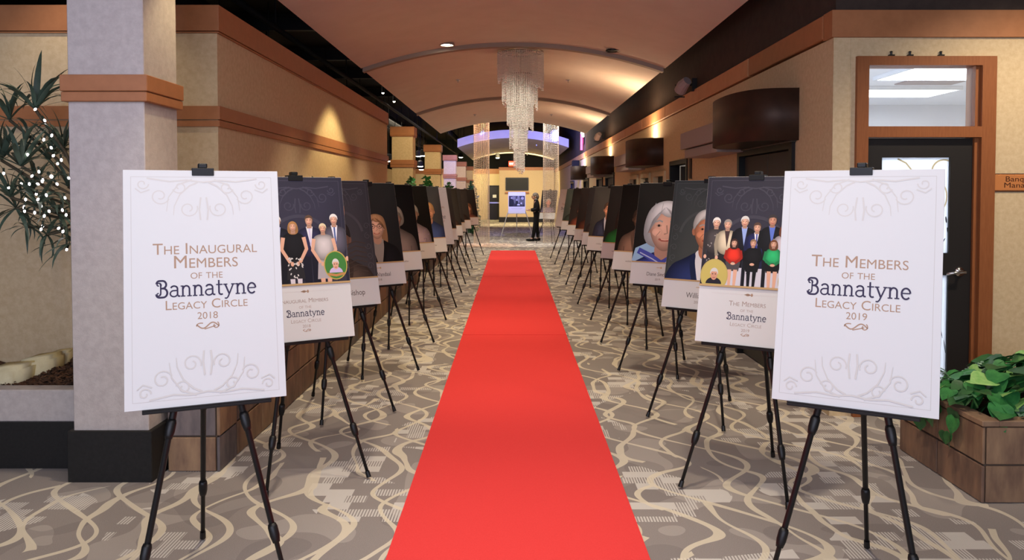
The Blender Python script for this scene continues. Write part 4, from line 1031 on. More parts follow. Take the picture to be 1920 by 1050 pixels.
def group_one(d, zb):
    f = zb - .085
    figure(d, -.215, f, .48, SK, (110, 86, 66), (52, 50, 60), (30, 30, 38), tie=(150, 60, 60))
    figure(d, -.125, f, .49, SK, (216, 212, 206), (30, 30, 44), (22, 22, 32), shirt=(180, 186, 226))
    figure(d, .058, f, .49, SK, (92, 70, 56), (44, 42, 74), (26, 25, 40), tie=(206, 196, 226))
    figure(d, .205, f, .495, SK, (224, 222, 218), (92, 88, 102), (58, 56, 68), tie=(70, 90, 150))
    figure(d, -.038, f, .455, SK, (176, 128, 78), (24, 23, 28), (40, 38, 42), 'dress', long_hair=True, spots=(214, 210, 208))
    figure(d, .135, f, .44, SK, (222, 206, 168), (190, 182, 182), (176, 168, 172), 'dress')
    oval(d, .195, zb + .105, .064, .078, (196, 170, 90), (70, 130, 62), SK, (216, 214, 210), (206, 186, 226))
    d.stroke([(.145, zb + .055), (.195, zb + .046), (.245, zb + .055)], .014, (196, 140, 84))
def group_two(d, zb):
    f = zb - .02
    figure(d, -.205, f, .41, SK, (222, 218, 212), (72, 66, 66), (44, 40, 42), 'dress2', spots=(150, 140, 136), hs=1.15)
    figure(d, -.140, f, .40, SK, (150, 140, 132), (206, 190, 162), (40, 38, 40), shirt=(70, 52, 52), hs=1.15)
    figure(d, -.045, f, .42, SK, (208, 206, 202), (24, 24, 32), (20, 20, 26), shirt=(150, 172, 226), hs=1.15)
    figure(d, .025, f, .385, SK, (88, 66, 56), (38, 42, 92), (28, 30, 60), tie=(60, 66, 150), hs=1.15)
    figure(d, .105, f, .43, SK2, (60, 54, 54), (24, 24, 30), (20, 20, 26), shirt=(96, 120, 206), hs=1.15)
    figure(d, .172, f, .375, SK2, (120, 66, 44), (196, 184, 192), (40, 36, 40), 'dress2', long_hair=True, hs=1.15)
    for x_ in (-.09, .02, .13): d.rect(x_ - .045, x_ + .045, zb, zb + .11, (206, 204, 214))
    g = zb + .0
    figure(d, -.095, g, .275, SK, (64, 40, 36), (216, 52, 36), (78, 72, 74), 'seated', long_hair=True, hs=1.3)
    figure(d, .010, g, .275, SK, (146, 116, 88), (22, 21, 24), (18, 17, 20), 'seated', spots=(22, 21, 24), hs=1.3)
    figure(d, .120, g, .275, SK, (120, 76, 52), (44, 172, 104), (20, 18, 20), 'seated', long_hair=True, hs=1.3)
    oval(d, -.195, zb + .062, .072, .086, (190, 170, 100), (196, 178, 98), SK2, (206, 202, 196), (36, 34, 44))
    oval(d, .225, zb + .045, .064, .08, (190, 170, 100), (160, 158, 176), SK, (206, 202, 196), (70, 76, 160))
SK, SK2, SK3 = (222, 172, 146), (206, 150, 124), (150, 108, 88)
def one(cx=0, hz=.09, s=.22, **kw): return lambda d, zb: bust(d, cx, hz, s, **kw)
def dark_shirt(d, zb):
    bust(d, -.02, .03, .24, skin=SK3, hair=(60, 50, 46), style='short', top=(92, 76, 66), collar=(60, 50, 46))
    d.ell(.045, .215, .013, .075, (212, 150, 100), 14, -6); d.ell(.045, .25, .007, .04, (236, 214, 190), 10, -6)
    for q in range(7): d.stroke([(.04, zb + .04 + q * .035), (.12, zb + .07 + q * .035), (.2, zb + .05 + q * .035)], .007, (78, 64, 56), hold=True)
    d.k += 1
def scarf_lady(d, zb):
    d.poly([(-.28, zb), (-.25, -.14), (-.12, -.08), (.1, -.08), (.25, -.14), (.28, zb)], (156, 192, 226))
    bust(d, .03, .06, .40, skin=(226, 178, 158), hair=(206, 206, 212), style='bob', top=(54, 66, 146), pattern=(176, 186, 226))
    for a in (((-.22, -.16), (-.10, -.21), (.0, -.27), (.03, zb - .02)), ((.24, -.12), (.15, -.19), (.05, -.26), (.0, zb - .02))): d.stroke(a, .055, (76, 84, 176), .07)
    d.stroke([(-.2, -.18), (-.08, -.23), (0, -.27)], .010, (190, 198, 232))
    d.stroke([(.2, -.15), (.12, -.22), (.05, -.27)], .010, (190, 198, 232))
def plaid(d, zb):
    bust(d, 0, .07, .22, skin=(226, 146, 120), hair=(206, 190, 170), style='thin', top=(150, 132, 150))
    for q in range(-5, 6): d.stroke([(q * .045, zb), (q * .04, zb + .18)], .006, (206, 190, 206), hold=True)
    for q in range(5): d.stroke([(-.22, zb + .02 + q * .035), (.22, zb + .02 + q * .035)], .006, (96, 80, 110), hold=True)
    d.k += 1

LEFT = [  # px, py of the inner lower corner, turn, what is on it
    (537, 740, 24, 'nearest left white title board reading Inaugural Members', dict(title='2018')),
    (665, 628, 32, 'poster of five people standing in a row with a round inset portrait', dict(lab=.33, caption='group', l1=('Inaugural Members', .27), year='2018', draw=group_one, bg=(46, 44, 60))),
    (714, 568, 38, 'poster of a person in a dark brown shirt with white caption', dict(bg=(66, 62, 64), name='Bishop', nw=.13, nx=.09, draw=dark_shirt)),
    (762, 530, 40, 'poster of a blonde woman with glasses in a black sleeveless top', dict(bg=(30, 29, 30), orn=False, name='Clara Vandaal', nw=.24, draw=one(.03, .06, .20, skin=SK, hair=(168, 124, 88), style='long', top=(24, 22, 26), collar=(150, 140, 132), glasses=True))),
    (793, 504, 42, 'poster of a grey-haired woman in a taupe top on black', dict(bg=(14, 13, 14), orn=False, draw=one(0, .11, .21, skin=(150, 112, 96), hair=(150, 138, 128), style='bob', top=(126, 110, 104)))),
    (818, 483, 44, 'poster of a grey-haired person in a pale lilac top on black', dict(bg=(12, 11, 12), orn=False, draw=one(0, .11, .21, skin=(150, 114, 102), hair=(150, 142, 138), style='short', top=(170, 150, 160), pattern=(140, 120, 150)))),
    (839, 471, 44, 'poster of a fair-haired man in a blue shirt on grey', dict(bg=(60, 60, 60), orn=False, draw=one(.04, .11, .23, skin=(222, 160, 120), hair=(196, 150, 96), style='short', top=(66, 82, 130)))),
    (852, 457, 46, 'white title board halfway down the left row', dict(title='mid')),
    (859, 449, 46, 'dark grey poster directly behind the white left-row board', dict(bg=(56, 52, 50), orn=False, draw=one(0, .05, .2, skin=SK3, hair=(90, 76, 66), style='short', top=(46, 40, 38)))),
    (868.5, 441, 45, 'brownish poster of a person, fourth from the far end of the left row', dict(bg=(52, 48, 44), orn=False, draw=one(0, .0, .2, skin=(120, 84, 68), hair=(70, 56, 48), style='long', top=(84, 62, 52)))),
    (874, 434, 45, 'charcoal poster, third from the far end of the left row', dict(bg=(62, 62, 62), orn=False, draw=one(0, .02, .2, skin=SK3, hair=(60, 50, 46), style='short', top=(40, 40, 46)))),
    (884, 428, 42, 'charcoal poster with a bright caption, second from the far end of the left row', dict(bg=(50, 46, 44), orn=False, draw=one(0, .02, .2, skin=(176, 120, 90), hair=(80, 60, 50), style='short', top=(60, 46, 42)))),
    (898, 421, 40, 'dark poster of a brown-haired woman at the far end of the left row', dict(bg=(32, 28, 28), orn=False, draw=one(0, -.02, .22, skin=(206, 150, 112), hair=(110, 74, 52), style='long', top=(120, 74, 60)))),
]
RIGHT = [
    (1447, 745, 30, 'nearest right white title board in front of the office door', dict(title='2019')),
    (1303, 637, 33, 'poster of a large group, one in red and one in green, with oval insets', dict(lab=.33, caption='group', l1=('The Members', .20), year='2019', draw=group_two, bg=(46, 44, 56))),
    (1240, 573, 38, 'poster of a white-haired man in a navy jacket on grey-green', dict(bg=(66, 70, 68), name='William S. C', nw=.24, nx=.03, year='2019', draw=one(.03, .10, .27, skin=(228, 150, 110), hair=(226, 220, 210), style='short', top=(44, 56, 104), collar=(236, 236, 238)))),
    (1180, 530, 36, 'poster of a smiling white-haired woman in a blue scarf', dict(bg=(26, 25, 24), orn=False, name='Diane Sinclair', nw=.22, year='2019', draw=scarf_lady)),
    (1147, 504, 42, 'very dark poster of a person in a tan jacket', dict(bg=(18, 15, 14), orn=False, year='2019', draw=one(0, .09, .2, skin=(96, 66, 50), hair=(60, 44, 36), style='short', top=(136, 104, 88), collar=(90, 66, 58)))),
    (1126, 483, 45, 'dark poster of a person in bright green', dict(bg=(44, 42, 40), orn=False, year='2019', draw=one(0, .06, .22, skin=(120, 84, 66), hair=(60, 46, 40), style='long', top=(48, 132, 62)))),
    (1099.5, 468, 45, 'poster of a man in a grey-blue suit and tie', dict(bg=(66, 62, 58), orn=False, year='2019', draw=one(.03, .13, .20, skin=(222, 152, 118), hair=(90, 66, 52), style='short', top=(60, 62, 84), collar=(206, 206, 216), tie=(150, 156, 186)))),
    (1090, 458, 48, 'charcoal poster with pale caption behind the suited man poster', dict(bg=(54, 50, 48), orn=False, year='2019', draw=one(0, .05, .2, skin=(110, 80, 66), hair=(60, 50, 46), style='short', top=(70, 60, 56)))),
    (1075.5, 449.6, 48, 'dark brown poster of a long-haired person, ninth in the right row', dict(bg=(46, 38, 36), orn=False, year='2019', draw=one(0, .04, .2, skin=(126, 84, 66), hair=(64, 46, 40), style='long', top=(110, 62, 46)))),
    (1062, 440, 48, 'dark poster with a reddish figure, tenth in the right row', dict(bg=(48, 40, 36), orn=False, year='2019', draw=one(0, .03, .2, skin=(126, 84, 66), hair=(64, 46, 40), style='bob', top=(130, 66, 48)))),
    (1051.5, 430, 48, 'grey-green poster next to the far white board of the right row', dict(bg=(62, 66, 60), orn=False, year='2019', draw=one(0, .03, .2, skin=SK3, hair=(70, 60, 54), style='short', top=(56, 66, 58)))),
    (1040.5, 424.6, 44, 'white title board at the far end of the right row', dict(title='far')),
    (1011, 410, 30, 'poster of a man in a plaid shirt seen through the bead curtain', dict(bg=(40, 36, 44), orn=False, year='2019', draw=plaid)),
]
def place(row, side):
    for px_, py_, ang, desc, spec in row:
        p = G(px_, py_, 0.785)
        a = R(ang) * (1 if side < 0 else -1)
        bw = BW if spec.get('title') else PW
        lo = Vector((bw / 2 * (1 if side < 0 else -1), -.199, 0))
        off = Matrix.Rotation(a, 3, 'Z') @ lo
        base = Vector((p.x - off.x, p.y - off.y, 0))
        where = 'left of the red runner' if side < 0 else 'right of the red runner'
        easel(base, a, 'black tripod easel holding the ' + ' '.join(desc.split()[:11]), 'tripod easels along the runner')
        c = base + Matrix.Rotation(a, 3, 'Z') @ Vector((0, -.092, 0)); c.z = .7755 + BH / 2 * math.cos(LEAN) + .004
        bd = thing('poster_board', desc + (', ' + where if len(desc.split()) < 11 else ''), 'poster', c, 0, 'poster boards on easels')
        bd.rotation_euler = (-LEAN, 0, a)
        link('board', BOARDM if spec.get('title') else PHOTOM, bd)
        if spec.get('title') in ('2018', 'mid'):
            title_board(bd, [('The Inaugural', .343, .405, 'S'), ('Members', .40, .247, 'S'), ('of the', .457, .124, 'S'), ('', .52, .389, 'B'), ('Legacy Circle', .582, .315, 'S'), ('2018', .632, .078, '')], '2018', .675)
        elif spec.get('title'):
            title_board(bd, [('The Members', .397, .363, 'S'), ('of the', .452, .124, 'S'), ('', .515, .388, 'B'), ('Legacy Circle', .577, .315, 'S'), ('2019', .624, .078, '')], '2019', .667)
        else: photo_board(bd, spec)
place(LEFT, -1); place(RIGHT, 1)

# silver easel with a black-and-white print at the end of the hall
bp = G(969, 446, 0); se = thing('easel', 'thin silver easel holding the black-and-white print near the end wall', 'easel', (bp.x, bp.y, 0))
d_ = bp.y; sc_ = d_ / F
for fx, fy in ((-30 * sc_, -.2), (30 * sc_, -.2), (0, .55)):
    part('leg', 'aluminium', se, lambda b: b.tube([(fx * .1, .03, 1.62), (fx * .62, fy * .62 + .04 if fy < 0 else fy * .62 + .04, .8 if fy < 0 else .62), (fx, fy, .0)], .016, 8))
part('ledge', 'aluminium', se, lambda b: b.box(-.32, .32, -.20, -.11, .86, .872)); part('head', 'aluminium', se, lambda b: b.box(-.08, .08, -.01, .05, 1.58, 1.62))
bwb = thing('poster_board', 'white mounted black-and-white print on the silver easel', 'poster', (bp.x, bp.y - .11, 1.257)); bwb.rotation_euler = (-R(6), 0, 0)
part('board', 'foam', bwb, lambda b: b.bevbox(-.305, .305, -.006, .006, -.38, .38, .001))
d = Draw(clip=(-.285, .285, -.14, .245)); d.rect(-.285, .285, -.14, .245, (52, 48, 54)); rr = random.Random(3)
for (x_, y_, rx, ry, c_) in ((-.2, .0, .09, .16, 30), (-.06, .1, .05, .14, 96), (.06, .12, .05, .14, 120), (.18, .05, .09, .15, 84), (.2, .16, .05, .05, 170), (.0, -.02, .05, .11, 36), (-.12, .17, .06, .06, 120), (.06, -.07, .05, .03, 190), (.06, -.11, .07, .02, 90), (.16, -.02, .03, .03, 190)): d.ell(x_, y_, rx, ry, (c_, c_, int(c_ * 1.04)), 16)
for q in (-.19, .0, .2): d.ell(q, .17 if q else .1, .028, .036, (150, 146, 150), 12)
d.obj('photo_print', bwb)
d = Draw(); d.stroke([(-.2, -.2), (.2, -.2)], .008, (150, 146, 146)); d.stroke([(-.16, -.24), (.16, -.24)], .006, (176, 172, 172)); d.obj('lettering', bwb)

# ================================================================== PLANTS
def strap_leaf(L, w, droop, n=7):
    mb = MB(); vs = []
    for i in range(n + 1):
        t_ = i / n; ang = R(78) - droop * t_ * t_
        if i == 0: x_, z_ = 0.0, 0.0
        else: x_ += L / n * math.cos(ang); z_ += L / n * math.sin(ang)
        ww = w * (0.55 + 1.6 * t_ if t_ < .3 else 1.03 * (1 - ((t_ - .3) / .7) ** 1.7)) / 2 + .0006
        vs += [(x_, -ww, z_ + ww * .35), (x_, 0, z_), (x_, ww, z_ + ww * .35)]
    mb.add(vs, [f for i in range(n) for f in ((i * 3, i * 3 + 1, i * 3 + 4, i * 3 + 3), (i * 3 + 1, i * 3 + 2, i * 3 + 5, i * 3 + 4))])
    return mb.mesh('leaf', 'dracaena_leaf', True)
DLEAF = [strap_leaf(L, w, dr) for L, w, dr in ((.34, .036, .5), (.40, .036, 1.2), (.44, .034, 1.9), (.42, .032, 2.6), (.30, .030, .9))]
dr = thing('dracaena', 'tall dracaena with strap leaves wound with fairy lights left of the large column', 'plant')
root = W(185, 700, 5.2); root.z = .50; bend = W(166, 375, 5.18)
ROS = [(66, 205, 5.0, 22, 1.0), (18, 225, 5.05, 14, .9), (40, 312, 4.95, 22, 1.0), (118, 285, 5.15, 16, .95), (2, 300, 5.0, 16, .95), (70, 385, 5.0, 22, .9), (108, 400, 5.1, 20, .9), (30, 390, 5.05, 18, .9), (140, 455, 4.98, 18, .9), (92, 300, 5.2, 16, .9), (60, 360, 5.15, 16, .8), (128, 350, 5.2, 14, .8), (88, 440, 5.05, 14, .7), (50, 425, 5.1, 12, .65), (20, 370, 5.0, 14, .8)]
tips = []
for (px_, py_, d_, n, sc_) in ROS:
    c = W(px_, py_, d_); tips.append(c)
    mid = bend + Vector((random.uniform(-.03, .05), random.uniform(-.05, .05), random.uniform(-.15, .05))); mid2 = mid.lerp(c, .6) + Vector((.05, .03, -.04))
    part('stem', 'trunk', dr, lambda b: b.tube([root, mid, mid2, c], [.016, .010, .009, .010], 7), True)
    for i in range(n):
        me = DLEAF[(i * 2 + (0 if i < n * .35 else 1)) % 5] if i % 4 else DLEAF[0]
        o = link('leaf', me, dr, c, (random.uniform(-.25, .25), (random.uniform(-.35, .55) + (0.5 if i > n * .6 else 0) if py_ < 375 else random.uniform(.2, 1.9)), i * 2.399 + random.uniform(-.3, .3)))
        s = sc_ * random.uniform(.75, 1.05); o.scale = (s, s, s)
        if c.y + .45 > 5.5: o.scale = (s * .9,) * 3
# fairy lights, bulb by bulb
BULBS = [(66, 205), (84, 226), (97, 254), (82, 262), (96, 277), (52, 290), (108, 307), (73, 322), (79, 340), (97, 330), (7, 325), (16, 352), (40, 345), (55, 345), (71, 345), (80, 337), (107, 345), (96, 332), (68, 364), (71, 374), (87, 366), (48, 374), (45, 389), (46, 396), (65, 399), (77, 386), (83, 405), (92, 396), (122, 371), (117, 394), (124, 403), (80, 424), (77, 430), (110, 428), (118, 434), (125, 468), (129, 334), (100, 292), (115, 300), (60, 330)]
sl = thing('fairy_lights', 'string of small white fairy lights wound through the dracaena', 'string lights')
bp_ = []
mb = MB(); mb.blob((0, 0, 0), (.007, .007, .010), 8, 6); BULBM = mb.mesh('bulb', 'bulb', True)
mb = MB(); mb.tube([(0, 0, .012), (0, 0, .034)], .006, 6); SOCKM = mb.mesh('socket', 'wire')
for i, (px_, py_) in enumerate(BULBS):
    p = W(px_, py_, 4.84 + .10 * random.random()); bp_.append(p)
    o = link('bulb', BULBM, sl, p, (random.uniform(-.8, .8), random.uniform(-.8, .8), 0)); link('socket', SOCKM, o)
pts = []
for p in sorted(bp_, key=lambda q: -q.z): pts += [p + Vector((random.uniform(-.01, .01), .03, .025))]
part('wire', 'wire', sl, lambda b: b.tube(pts, .0022, 5))

def heart_leaf(name, m, L=.12):
    out = [(0, 0), (.30, -.10), (.52, .06), (.56, .30), (.44, .58), (.22, .84), (0, 1.08)]
    vs = [(0, 0.02, 0), (0, .55, .05), (0, 1.08, -.06)]
    mb = MB(); V = []
    rim = out + [(-x, y) for x, y in out[-2:0:-1]]
    for x, y in rim: V.append((x * L, y * L, L * (.14 * abs(x) - .10 * (y - .4) ** 2)))
    V.append((0, .45 * L, .02 * L)); n = len(rim)
    mb.add(V, [(i, (i + 1) % n, n) for i in range(n)])
    return mb.mesh(name, m, True)
HL = [heart_leaf('leaf', m) for m in ('leaf_mid', 'leaf_mid', 'leaf_dark', 'leaf_dark', 'leaf_pale')]
def bush(label, n, cx, cy, cz, rx, ry, rz, meshes, smin, smax, cat='plant', name='pothos'):
    t = thing(name, label, cat)
    part('stems', 'leaf_dark', t, lambda b: [b.tube([(cx + .25 * rx * math.cos(q * 1.05), cy + .25 * ry * math.sin(q * 1.05), cz - .05), (cx + .6 * rx * math.cos(q * 1.05), cy + .6 * ry * math.sin(q * 1.05), cz + .5 * rz), (cx + .9 * rx * math.cos(q * 1.05), cy + .9 * ry * math.sin(q * 1.05), cz + .35 * rz)], .005, 5) for q in range(6)])
    for i in range(n):
        th = random.random() * 6.283; r_ = math.sqrt(random.random())
        ph = random.random()
        x, y = cx + rx * r_ * math.cos(th), cy + ry * r_ * math.sin(th)
        z = cz + rz * math.sqrt(max(0, 1 - r_ * r_)) * random.uniform(.65, 1.0)
        out = math.atan2(math.sin(th) * ry, math.cos(th) * rx) - math.pi / 2
        o = link('leaf', random.choice(meshes), t, (x, y, z), (random.uniform(-1.15, .05) * (.35 + .65 * r_) - .1, random.uniform(-.5, .5), out + random.uniform(-.9, .9)))
        s = random.uniform(smin, smax); o.scale = (s, s, s)
    return t
bush('green leafy pothos filling the slate planter by the office door', 210, 3.03, 4.50, .40, .55, .36, .29, HL, .75, 1.25)
bush('trailing green pothos spilling over the left edge of the right slate planter', 46, 2.52, 4.42, .41, .16, .30, .17, HL, .55, .95)
trail = bpy.data.objects['pothos.001']
for i in range(22):
    z = random.uniform(.28, .46)
    o = link('leaf', random.choice(HL[:4]), trail, (2.41 - random.uniform(.015, .06), random.uniform(4.28, 4.85), z), (random.uniform(-1.9, -1.2), random.uniform(-.4, .4), R(90) + random.uniform(-.5, .5)))
    s = random.uniform(.5, .8); o.scale = (s, s, s)
GL = [heart_leaf('leaf', 'leaf_grey', .10)]
bush('grey-green variegated plant at the front corner of the right slate planter', 30, 2.86, 4.19, .41, .20, .10, .08, GL + [HL[4]], .7, 1.1, name='variegated_plant')
# fern fronds by the left edge of that planter
def frond():
    mb = MB(); mb.tube([(0, 0, 0), (0, .10, .05), (0, .22, .03)], .003, 5)
    for i in range(11):
        y = .03 + i * .018; l = .055 * math.sin(R(25 + i * 14))
        for sg in (-1, 1): mb.add([(0, y, .04), (sg * l, y + .012, .03), (sg * l * .5, y + .018, .036), (0, y + .009, .04)], [(0, 1, 2, 3)])
    return mb.mesh('frond', 'leaf_grey')
FR = frond()
t = thing('fern', 'pale fern with fine fronds at the left side of the right slate planter', 'fern')
for i in range(16): link('frond', FR, t, (2.56, 4.62, .47), (random.uniform(-.3, .7), 0, R(60 + i * 14)))
# low greenery in the left planters, small in the picture
def small_bush(label, x, y, z, rx, ry, rz, n, ls, m):
    t = thing('leafy_bush', label, 'bush', (x, y, z))
    mb = MB()
    for i in range(n):
        a, e, r_ = random.random() * 6.28, random.uniform(.1, 1.5), random.random() ** .4
        c = Vector((rx * r_ * math.cos(a) * math.cos(e), ry * r_ * math.sin(a) * math.cos(e), rz * r_ * math.sin(e)))
        u = Vector((random.uniform(-1, 1), random.uniform(-1, 1), random.uniform(-.4, 1))).normalized() * ls; w_ = u.cross(Vector((random.random(), random.random(), random.random() + .3))).normalized() * ls * .35
        mb.add([c, c + u * .5 + w_, c + u, c + u * .5 - w_], [(0, 1, 2, 3)])
    mb.obj('foliage', m, t, kind='stuff')
    part('stem', 'trunk', t, lambda b: [b.tube([(0.02 * q, 0, -.02), (.3 * rx * math.cos(q * 2), .4 * ry * math.sin(q * 2), rz * .8)], .006, 5) for q in range(5)])
small_bush('low dark foliage under the five-person poster in the left planter', -1.85, 6.2, .40, .08, .7, .12, 260, .07, 'leaf_dark')
small_bush('slim upright plant behind the five-person poster by the left partition', -1.86, 7.55, .40, .05, .2, 1.33, 160, .10, 'leaf_dark')
small_bush('bushy green plant against the nearest short column', -1.82, 14.3, .40, .10, .5, 1.48, 700, .10, 'leaf_mid')
small_bush('bushy green plant past the nearest short column', -1.9, 17.6, .40, .16, 1.2, 1.55, 900, .11, 'leaf_mid')
small_bush('bushy dark plant between the second and third short columns', -1.9, 23.6, .40, .16, 1.4, 1.50, 900, .11, 'leaf_dark')
small_bush('dark green plant at the far left near the bead curtain', -1.55, 30.0, .0, .3, .3, 2.0, 700, .14, 'leaf_dark')

# ================================================================== CHANDELIER AND BEAD CURTAINS
def bead_string(mb, x, y, z0, z1, r, step):
    z0 -= random.random() * step
    n = int((z0 - z1) / step)
    for i in range(n):
        z = z0 - (i + .5) * step; h = step * .46; q = (i % 2) * .785
        a = [(x + r * math.cos(q + k * 1.5708), y + r * math.sin(q + k * 1.5708), z) for k in range(4)]
        mb.add(a + [(x, y, z + h), (x, y, z - h)], [(0, 1, 4), (1, 2, 4), (2, 3, 4), (3, 0, 4), (1, 0, 5), (2, 1, 5), (3, 2, 5), (0, 3, 5)])
DY = 11.45
cX = (976 - PX) / F * DY
def cz(py): return W(976, py, DY).z
ch = thing('chandelier', 'tiered crystal bead chandelier hanging over the red runner', 'chandelier', (0, 0, 0))
TIERS = [(.325, 98, 168, 66, 0.0, 12), (.25, 100, 206, 52, -.01, 10), (.185, 140, 244, 46, -.005, 9), (.125, 190, 287, 34, -.03, 8), (.075, 240, 322, 24, -.02, 6)]
for (r_, p0, p1, n, ox, jit) in TIERS:
    rg = part('ring', 'chrome', ch, lambda b: b.tube([(cX + ox + r_ * math.cos(R(q)), DY + r_ * math.sin(R(q)), cz(p0)) for q in range(0, 361, 15)], .008, 6))
    mb = MB()
    for i in range(n):
        a = 6.283 * i / n
        z1 = cz(p1) + (cz(100) - cz(112)) * random.uniform(0, 1) * jit / 12 - .04 * math.cos(a)
        bead_string(mb, cX + ox + r_ * math.cos(a), DY + r_ * math.sin(a), cz(p0), z1, .0105, .024)
        if i % 2 == 0 and r_ < .3: bead_string(mb, cX + ox + r_ * .6 * math.cos(a + .4), DY + r_ * .6 * math.sin(a + .4), cz(p0), z1 - .03, .0105, .024)
    mb.obj('crystal_strings', 'crystal', ch, kind='stuff')
part('suspension', 'chrome', ch, lambda b: [b.tube([(cX + .3 * math.cos(q), DY + .3 * math.sin(q), cz(98)), (cX, DY, vz(cX) - .01)], .003, 5) for q in (0, 1.57, 3.14, 4.71)] + [b.tube([(cX, DY, cz(290)), (cX, DY, vz(cX) - .01)], .006, 6)])
part('canopy', 'chrome', ch, lambda b: b.lathe([(.02, -.05), (.07, -.02), (.07, -.002)], (cX, DY, vz(cX)), 14))
light('chandelier_spot', 'SPOT', (-0.9, 9.2, 3.4), 130, (1.0, .92, .80), (cX, DY, 2.5), cone=34, blend=.8)
light('chandelier_spot', 'SPOT', (1.2, 9.4, 3.35), 90, (1.0, .92, .80), (cX, DY, 2.4), cone=34, blend=.8)
for k, px_ in enumerate((903, 1033)):
    p = W(px_, 430, 24.3)
    t = thing('bead_curtain', ['warm orange-lit', 'white-lit'][k] + ' cylinder of hanging bead strings ' + ['left', 'right'][k] + ' of the runner end', 'bead curtain', (p.x, 24.3, 0))
    part('ring', 'chrome', t, lambda b: b.tube([(.235 * math.cos(R(q)), .235 * math.sin(R(q)), 3.95) for q in range(0, 361, 15)], .015, 6))
    part('rod', 'duct', t, lambda b: (b.tube([(0, 0, 3.95), (0, 0, 4.8)], .02, 8), b.tube([(-.235, 0, 3.95), (.235, 0, 3.95)], .01, 6)))
    mb = MB()
    for i in range(28):
        a = 6.283 * i / 28
        bead_string(mb, .235 * math.cos(a), .235 * math.sin(a), 3.95, .04 + random.uniform(0, .05), .011, .034)
    mb.obj('bead_strings', 'curtain_bead', t, kind='stuff')
    light('curtain_spot', 'SPOT', (p.x, 24.3 - .02, 4.75), 1200, [(1.0, .46, .20), (1.0, .93, .84)][k], (p.x, 24.3, 0), cone=34, blend=.5)

# ================================================================== THE PERSON AT THE END OF THE RUNNER
pp = G(1006, 452, 0)
def skin_mesh(name, verts, edges, radii, m, parent, root=0, sub=2, loc=None, label=None):
    me = bpy.data.meshes.new(name); me.from_pydata(verts, edges, [])
    o = bpy.data.objects.new(name, me); COL.objects.link(o)
    sk = o.modifiers.new('skin', 'SKIN'); sk.use_smooth_shade = True
    for i, r_ in enumerate(radii):
        me.skin_vertices[0].data[i].radius = (r_, r_) if not isinstance(r_, tuple) else r_
    me.skin_vertices[0].data[root].use_root = True
    sb = o.modifiers.new('sub', 'SUBSURF'); sb.levels = sub; sb.render_levels = sub
    dg = bpy.context.evaluated_depsgraph_get(); dg.update()
    m2 = bpy.data.meshes.new_from_object(o.evaluated_get(dg)); m2.materials.clear(); m2.materials.append(MATS[m])
    bpy.data.objects.remove(o)
    o = link(name, m2, parent); m2.polygons.foreach_set('use_smooth', [True] * len(m2.polygons))
    if label: o['label'] = label
    return o
pe = thing('person', 'person in a black suit standing in profile looking at a phone', 'person', (pp.x, pp.y, 0))
# faces -X; x forward negative.  joints
J = dict(pel=(0, 0, .88), w=(.0, 0, 1.03), ch=(-.01, 0, 1.22), nk=(-.02, 0, 1.38), hd=(-.055, 0, 1.47), tp=(-.06, 0, 1.57),
         hl=(0, -.09, .86), kl=(-.06, -.10, .48), al=(-.13, -.10, .09), tl=(-.27, -.11, .035), hr=(0, .09, .86), kr=(.01, .10, .47), ar=(.06, .10, .09), tr=(-.07, .11, .035),
         sl=(-.01, -.17, 1.32), el=(.03, -.21, 1.07), wl=(-.20, -.15, 1.02), sr=(-.01, .17, 1.32), er=(.03, .21, 1.07), wr=(-.20, .12, 1.04))
KEYS = list(J); ix = {k: i for i, k in enumerate(KEYS)}
ED = [('pel', 'w'), ('w', 'ch'), ('ch', 'nk'), ('nk', 'hd'), ('hd', 'tp'), ('pel', 'hl'), ('hl', 'kl'), ('kl', 'al'), ('al', 'tl'), ('pel', 'hr'), ('hr', 'kr'), ('kr', 'ar'), ('ar', 'tr'), ('ch', 'sl'), ('sl', 'el'), ('el', 'wl'), ('ch', 'sr'), ('sr', 'er'), ('er', 'wr')]
RAD_ = dict(pel=.12, w=.11, ch=.13, nk=.05, hd=.085, tp=.06, hl=.085, kl=.055, al=.04, tl=.03, hr=.085, kr=.055, ar=.04, tr=.03, sl=.06, el=.042, wl=.028, sr=.06, er=.042, wr=.028)
skin_mesh('body', [J[k] for k in KEYS], [(ix[a], ix[b]) for a, b in ED], [RAD_[k] for k in KEYS], 'skin', pe)
def clothes(name, keys, edges, grow, m, mod=None):
    Kx = {k: i for i, k in enumerate(keys)}; P = dict(J); P.update(mod or {})
    return skin_mesh(name, [P[k] for k in keys], [(Kx[a], Kx[b]) for a, b in edges], [RAD_[k] + grow for k in keys], m, pe)
clothes('jacket', ['pel', 'w', 'ch', 'sl', 'el', 'wl', 'sr', 'er', 'wr', 'nk'], [('pel', 'w'), ('w', 'ch'), ('ch', 'sl'), ('sl', 'el'), ('el', 'wl'), ('ch', 'sr'), ('sr', 'er'), ('er', 'wr'), ('ch', 'nk')], .022, 'suit', dict(nk=(-.015, 0, 1.34), pel=(.01, 0, .82)))
clothes('trousers', ['w', 'pel', 'hl', 'kl', 'al', 'hr', 'kr', 'ar'], [('w', 'pel'), ('pel', 'hl'), ('hl', 'kl'), ('kl', 'al'), ('pel', 'hr'), ('hr', 'kr'), ('kr', 'ar')], .018, 'suit')
part('collar', 'shirt_white', pe, lambda b: b.lathe([(.062, 0), (.070, .01), (.064, .05), (.055, .055)], (-.02, 0, 1.375), 14), True)
for a, t_ in (('al', 'tl'), ('ar', 'tr')):
    A, T = Vector(J[a]), Vector(J[t_])
    part('shoe', 'shoe', pe, lambda b: (b.blob(((A.x + T.x) / 2 - .02, (A.y + T.y) / 2, .045), (.145, .05, .045), 12, 8), b.blob((A.x + .01, A.y, .06), (.07, .048, .06), 10, 8)), True)
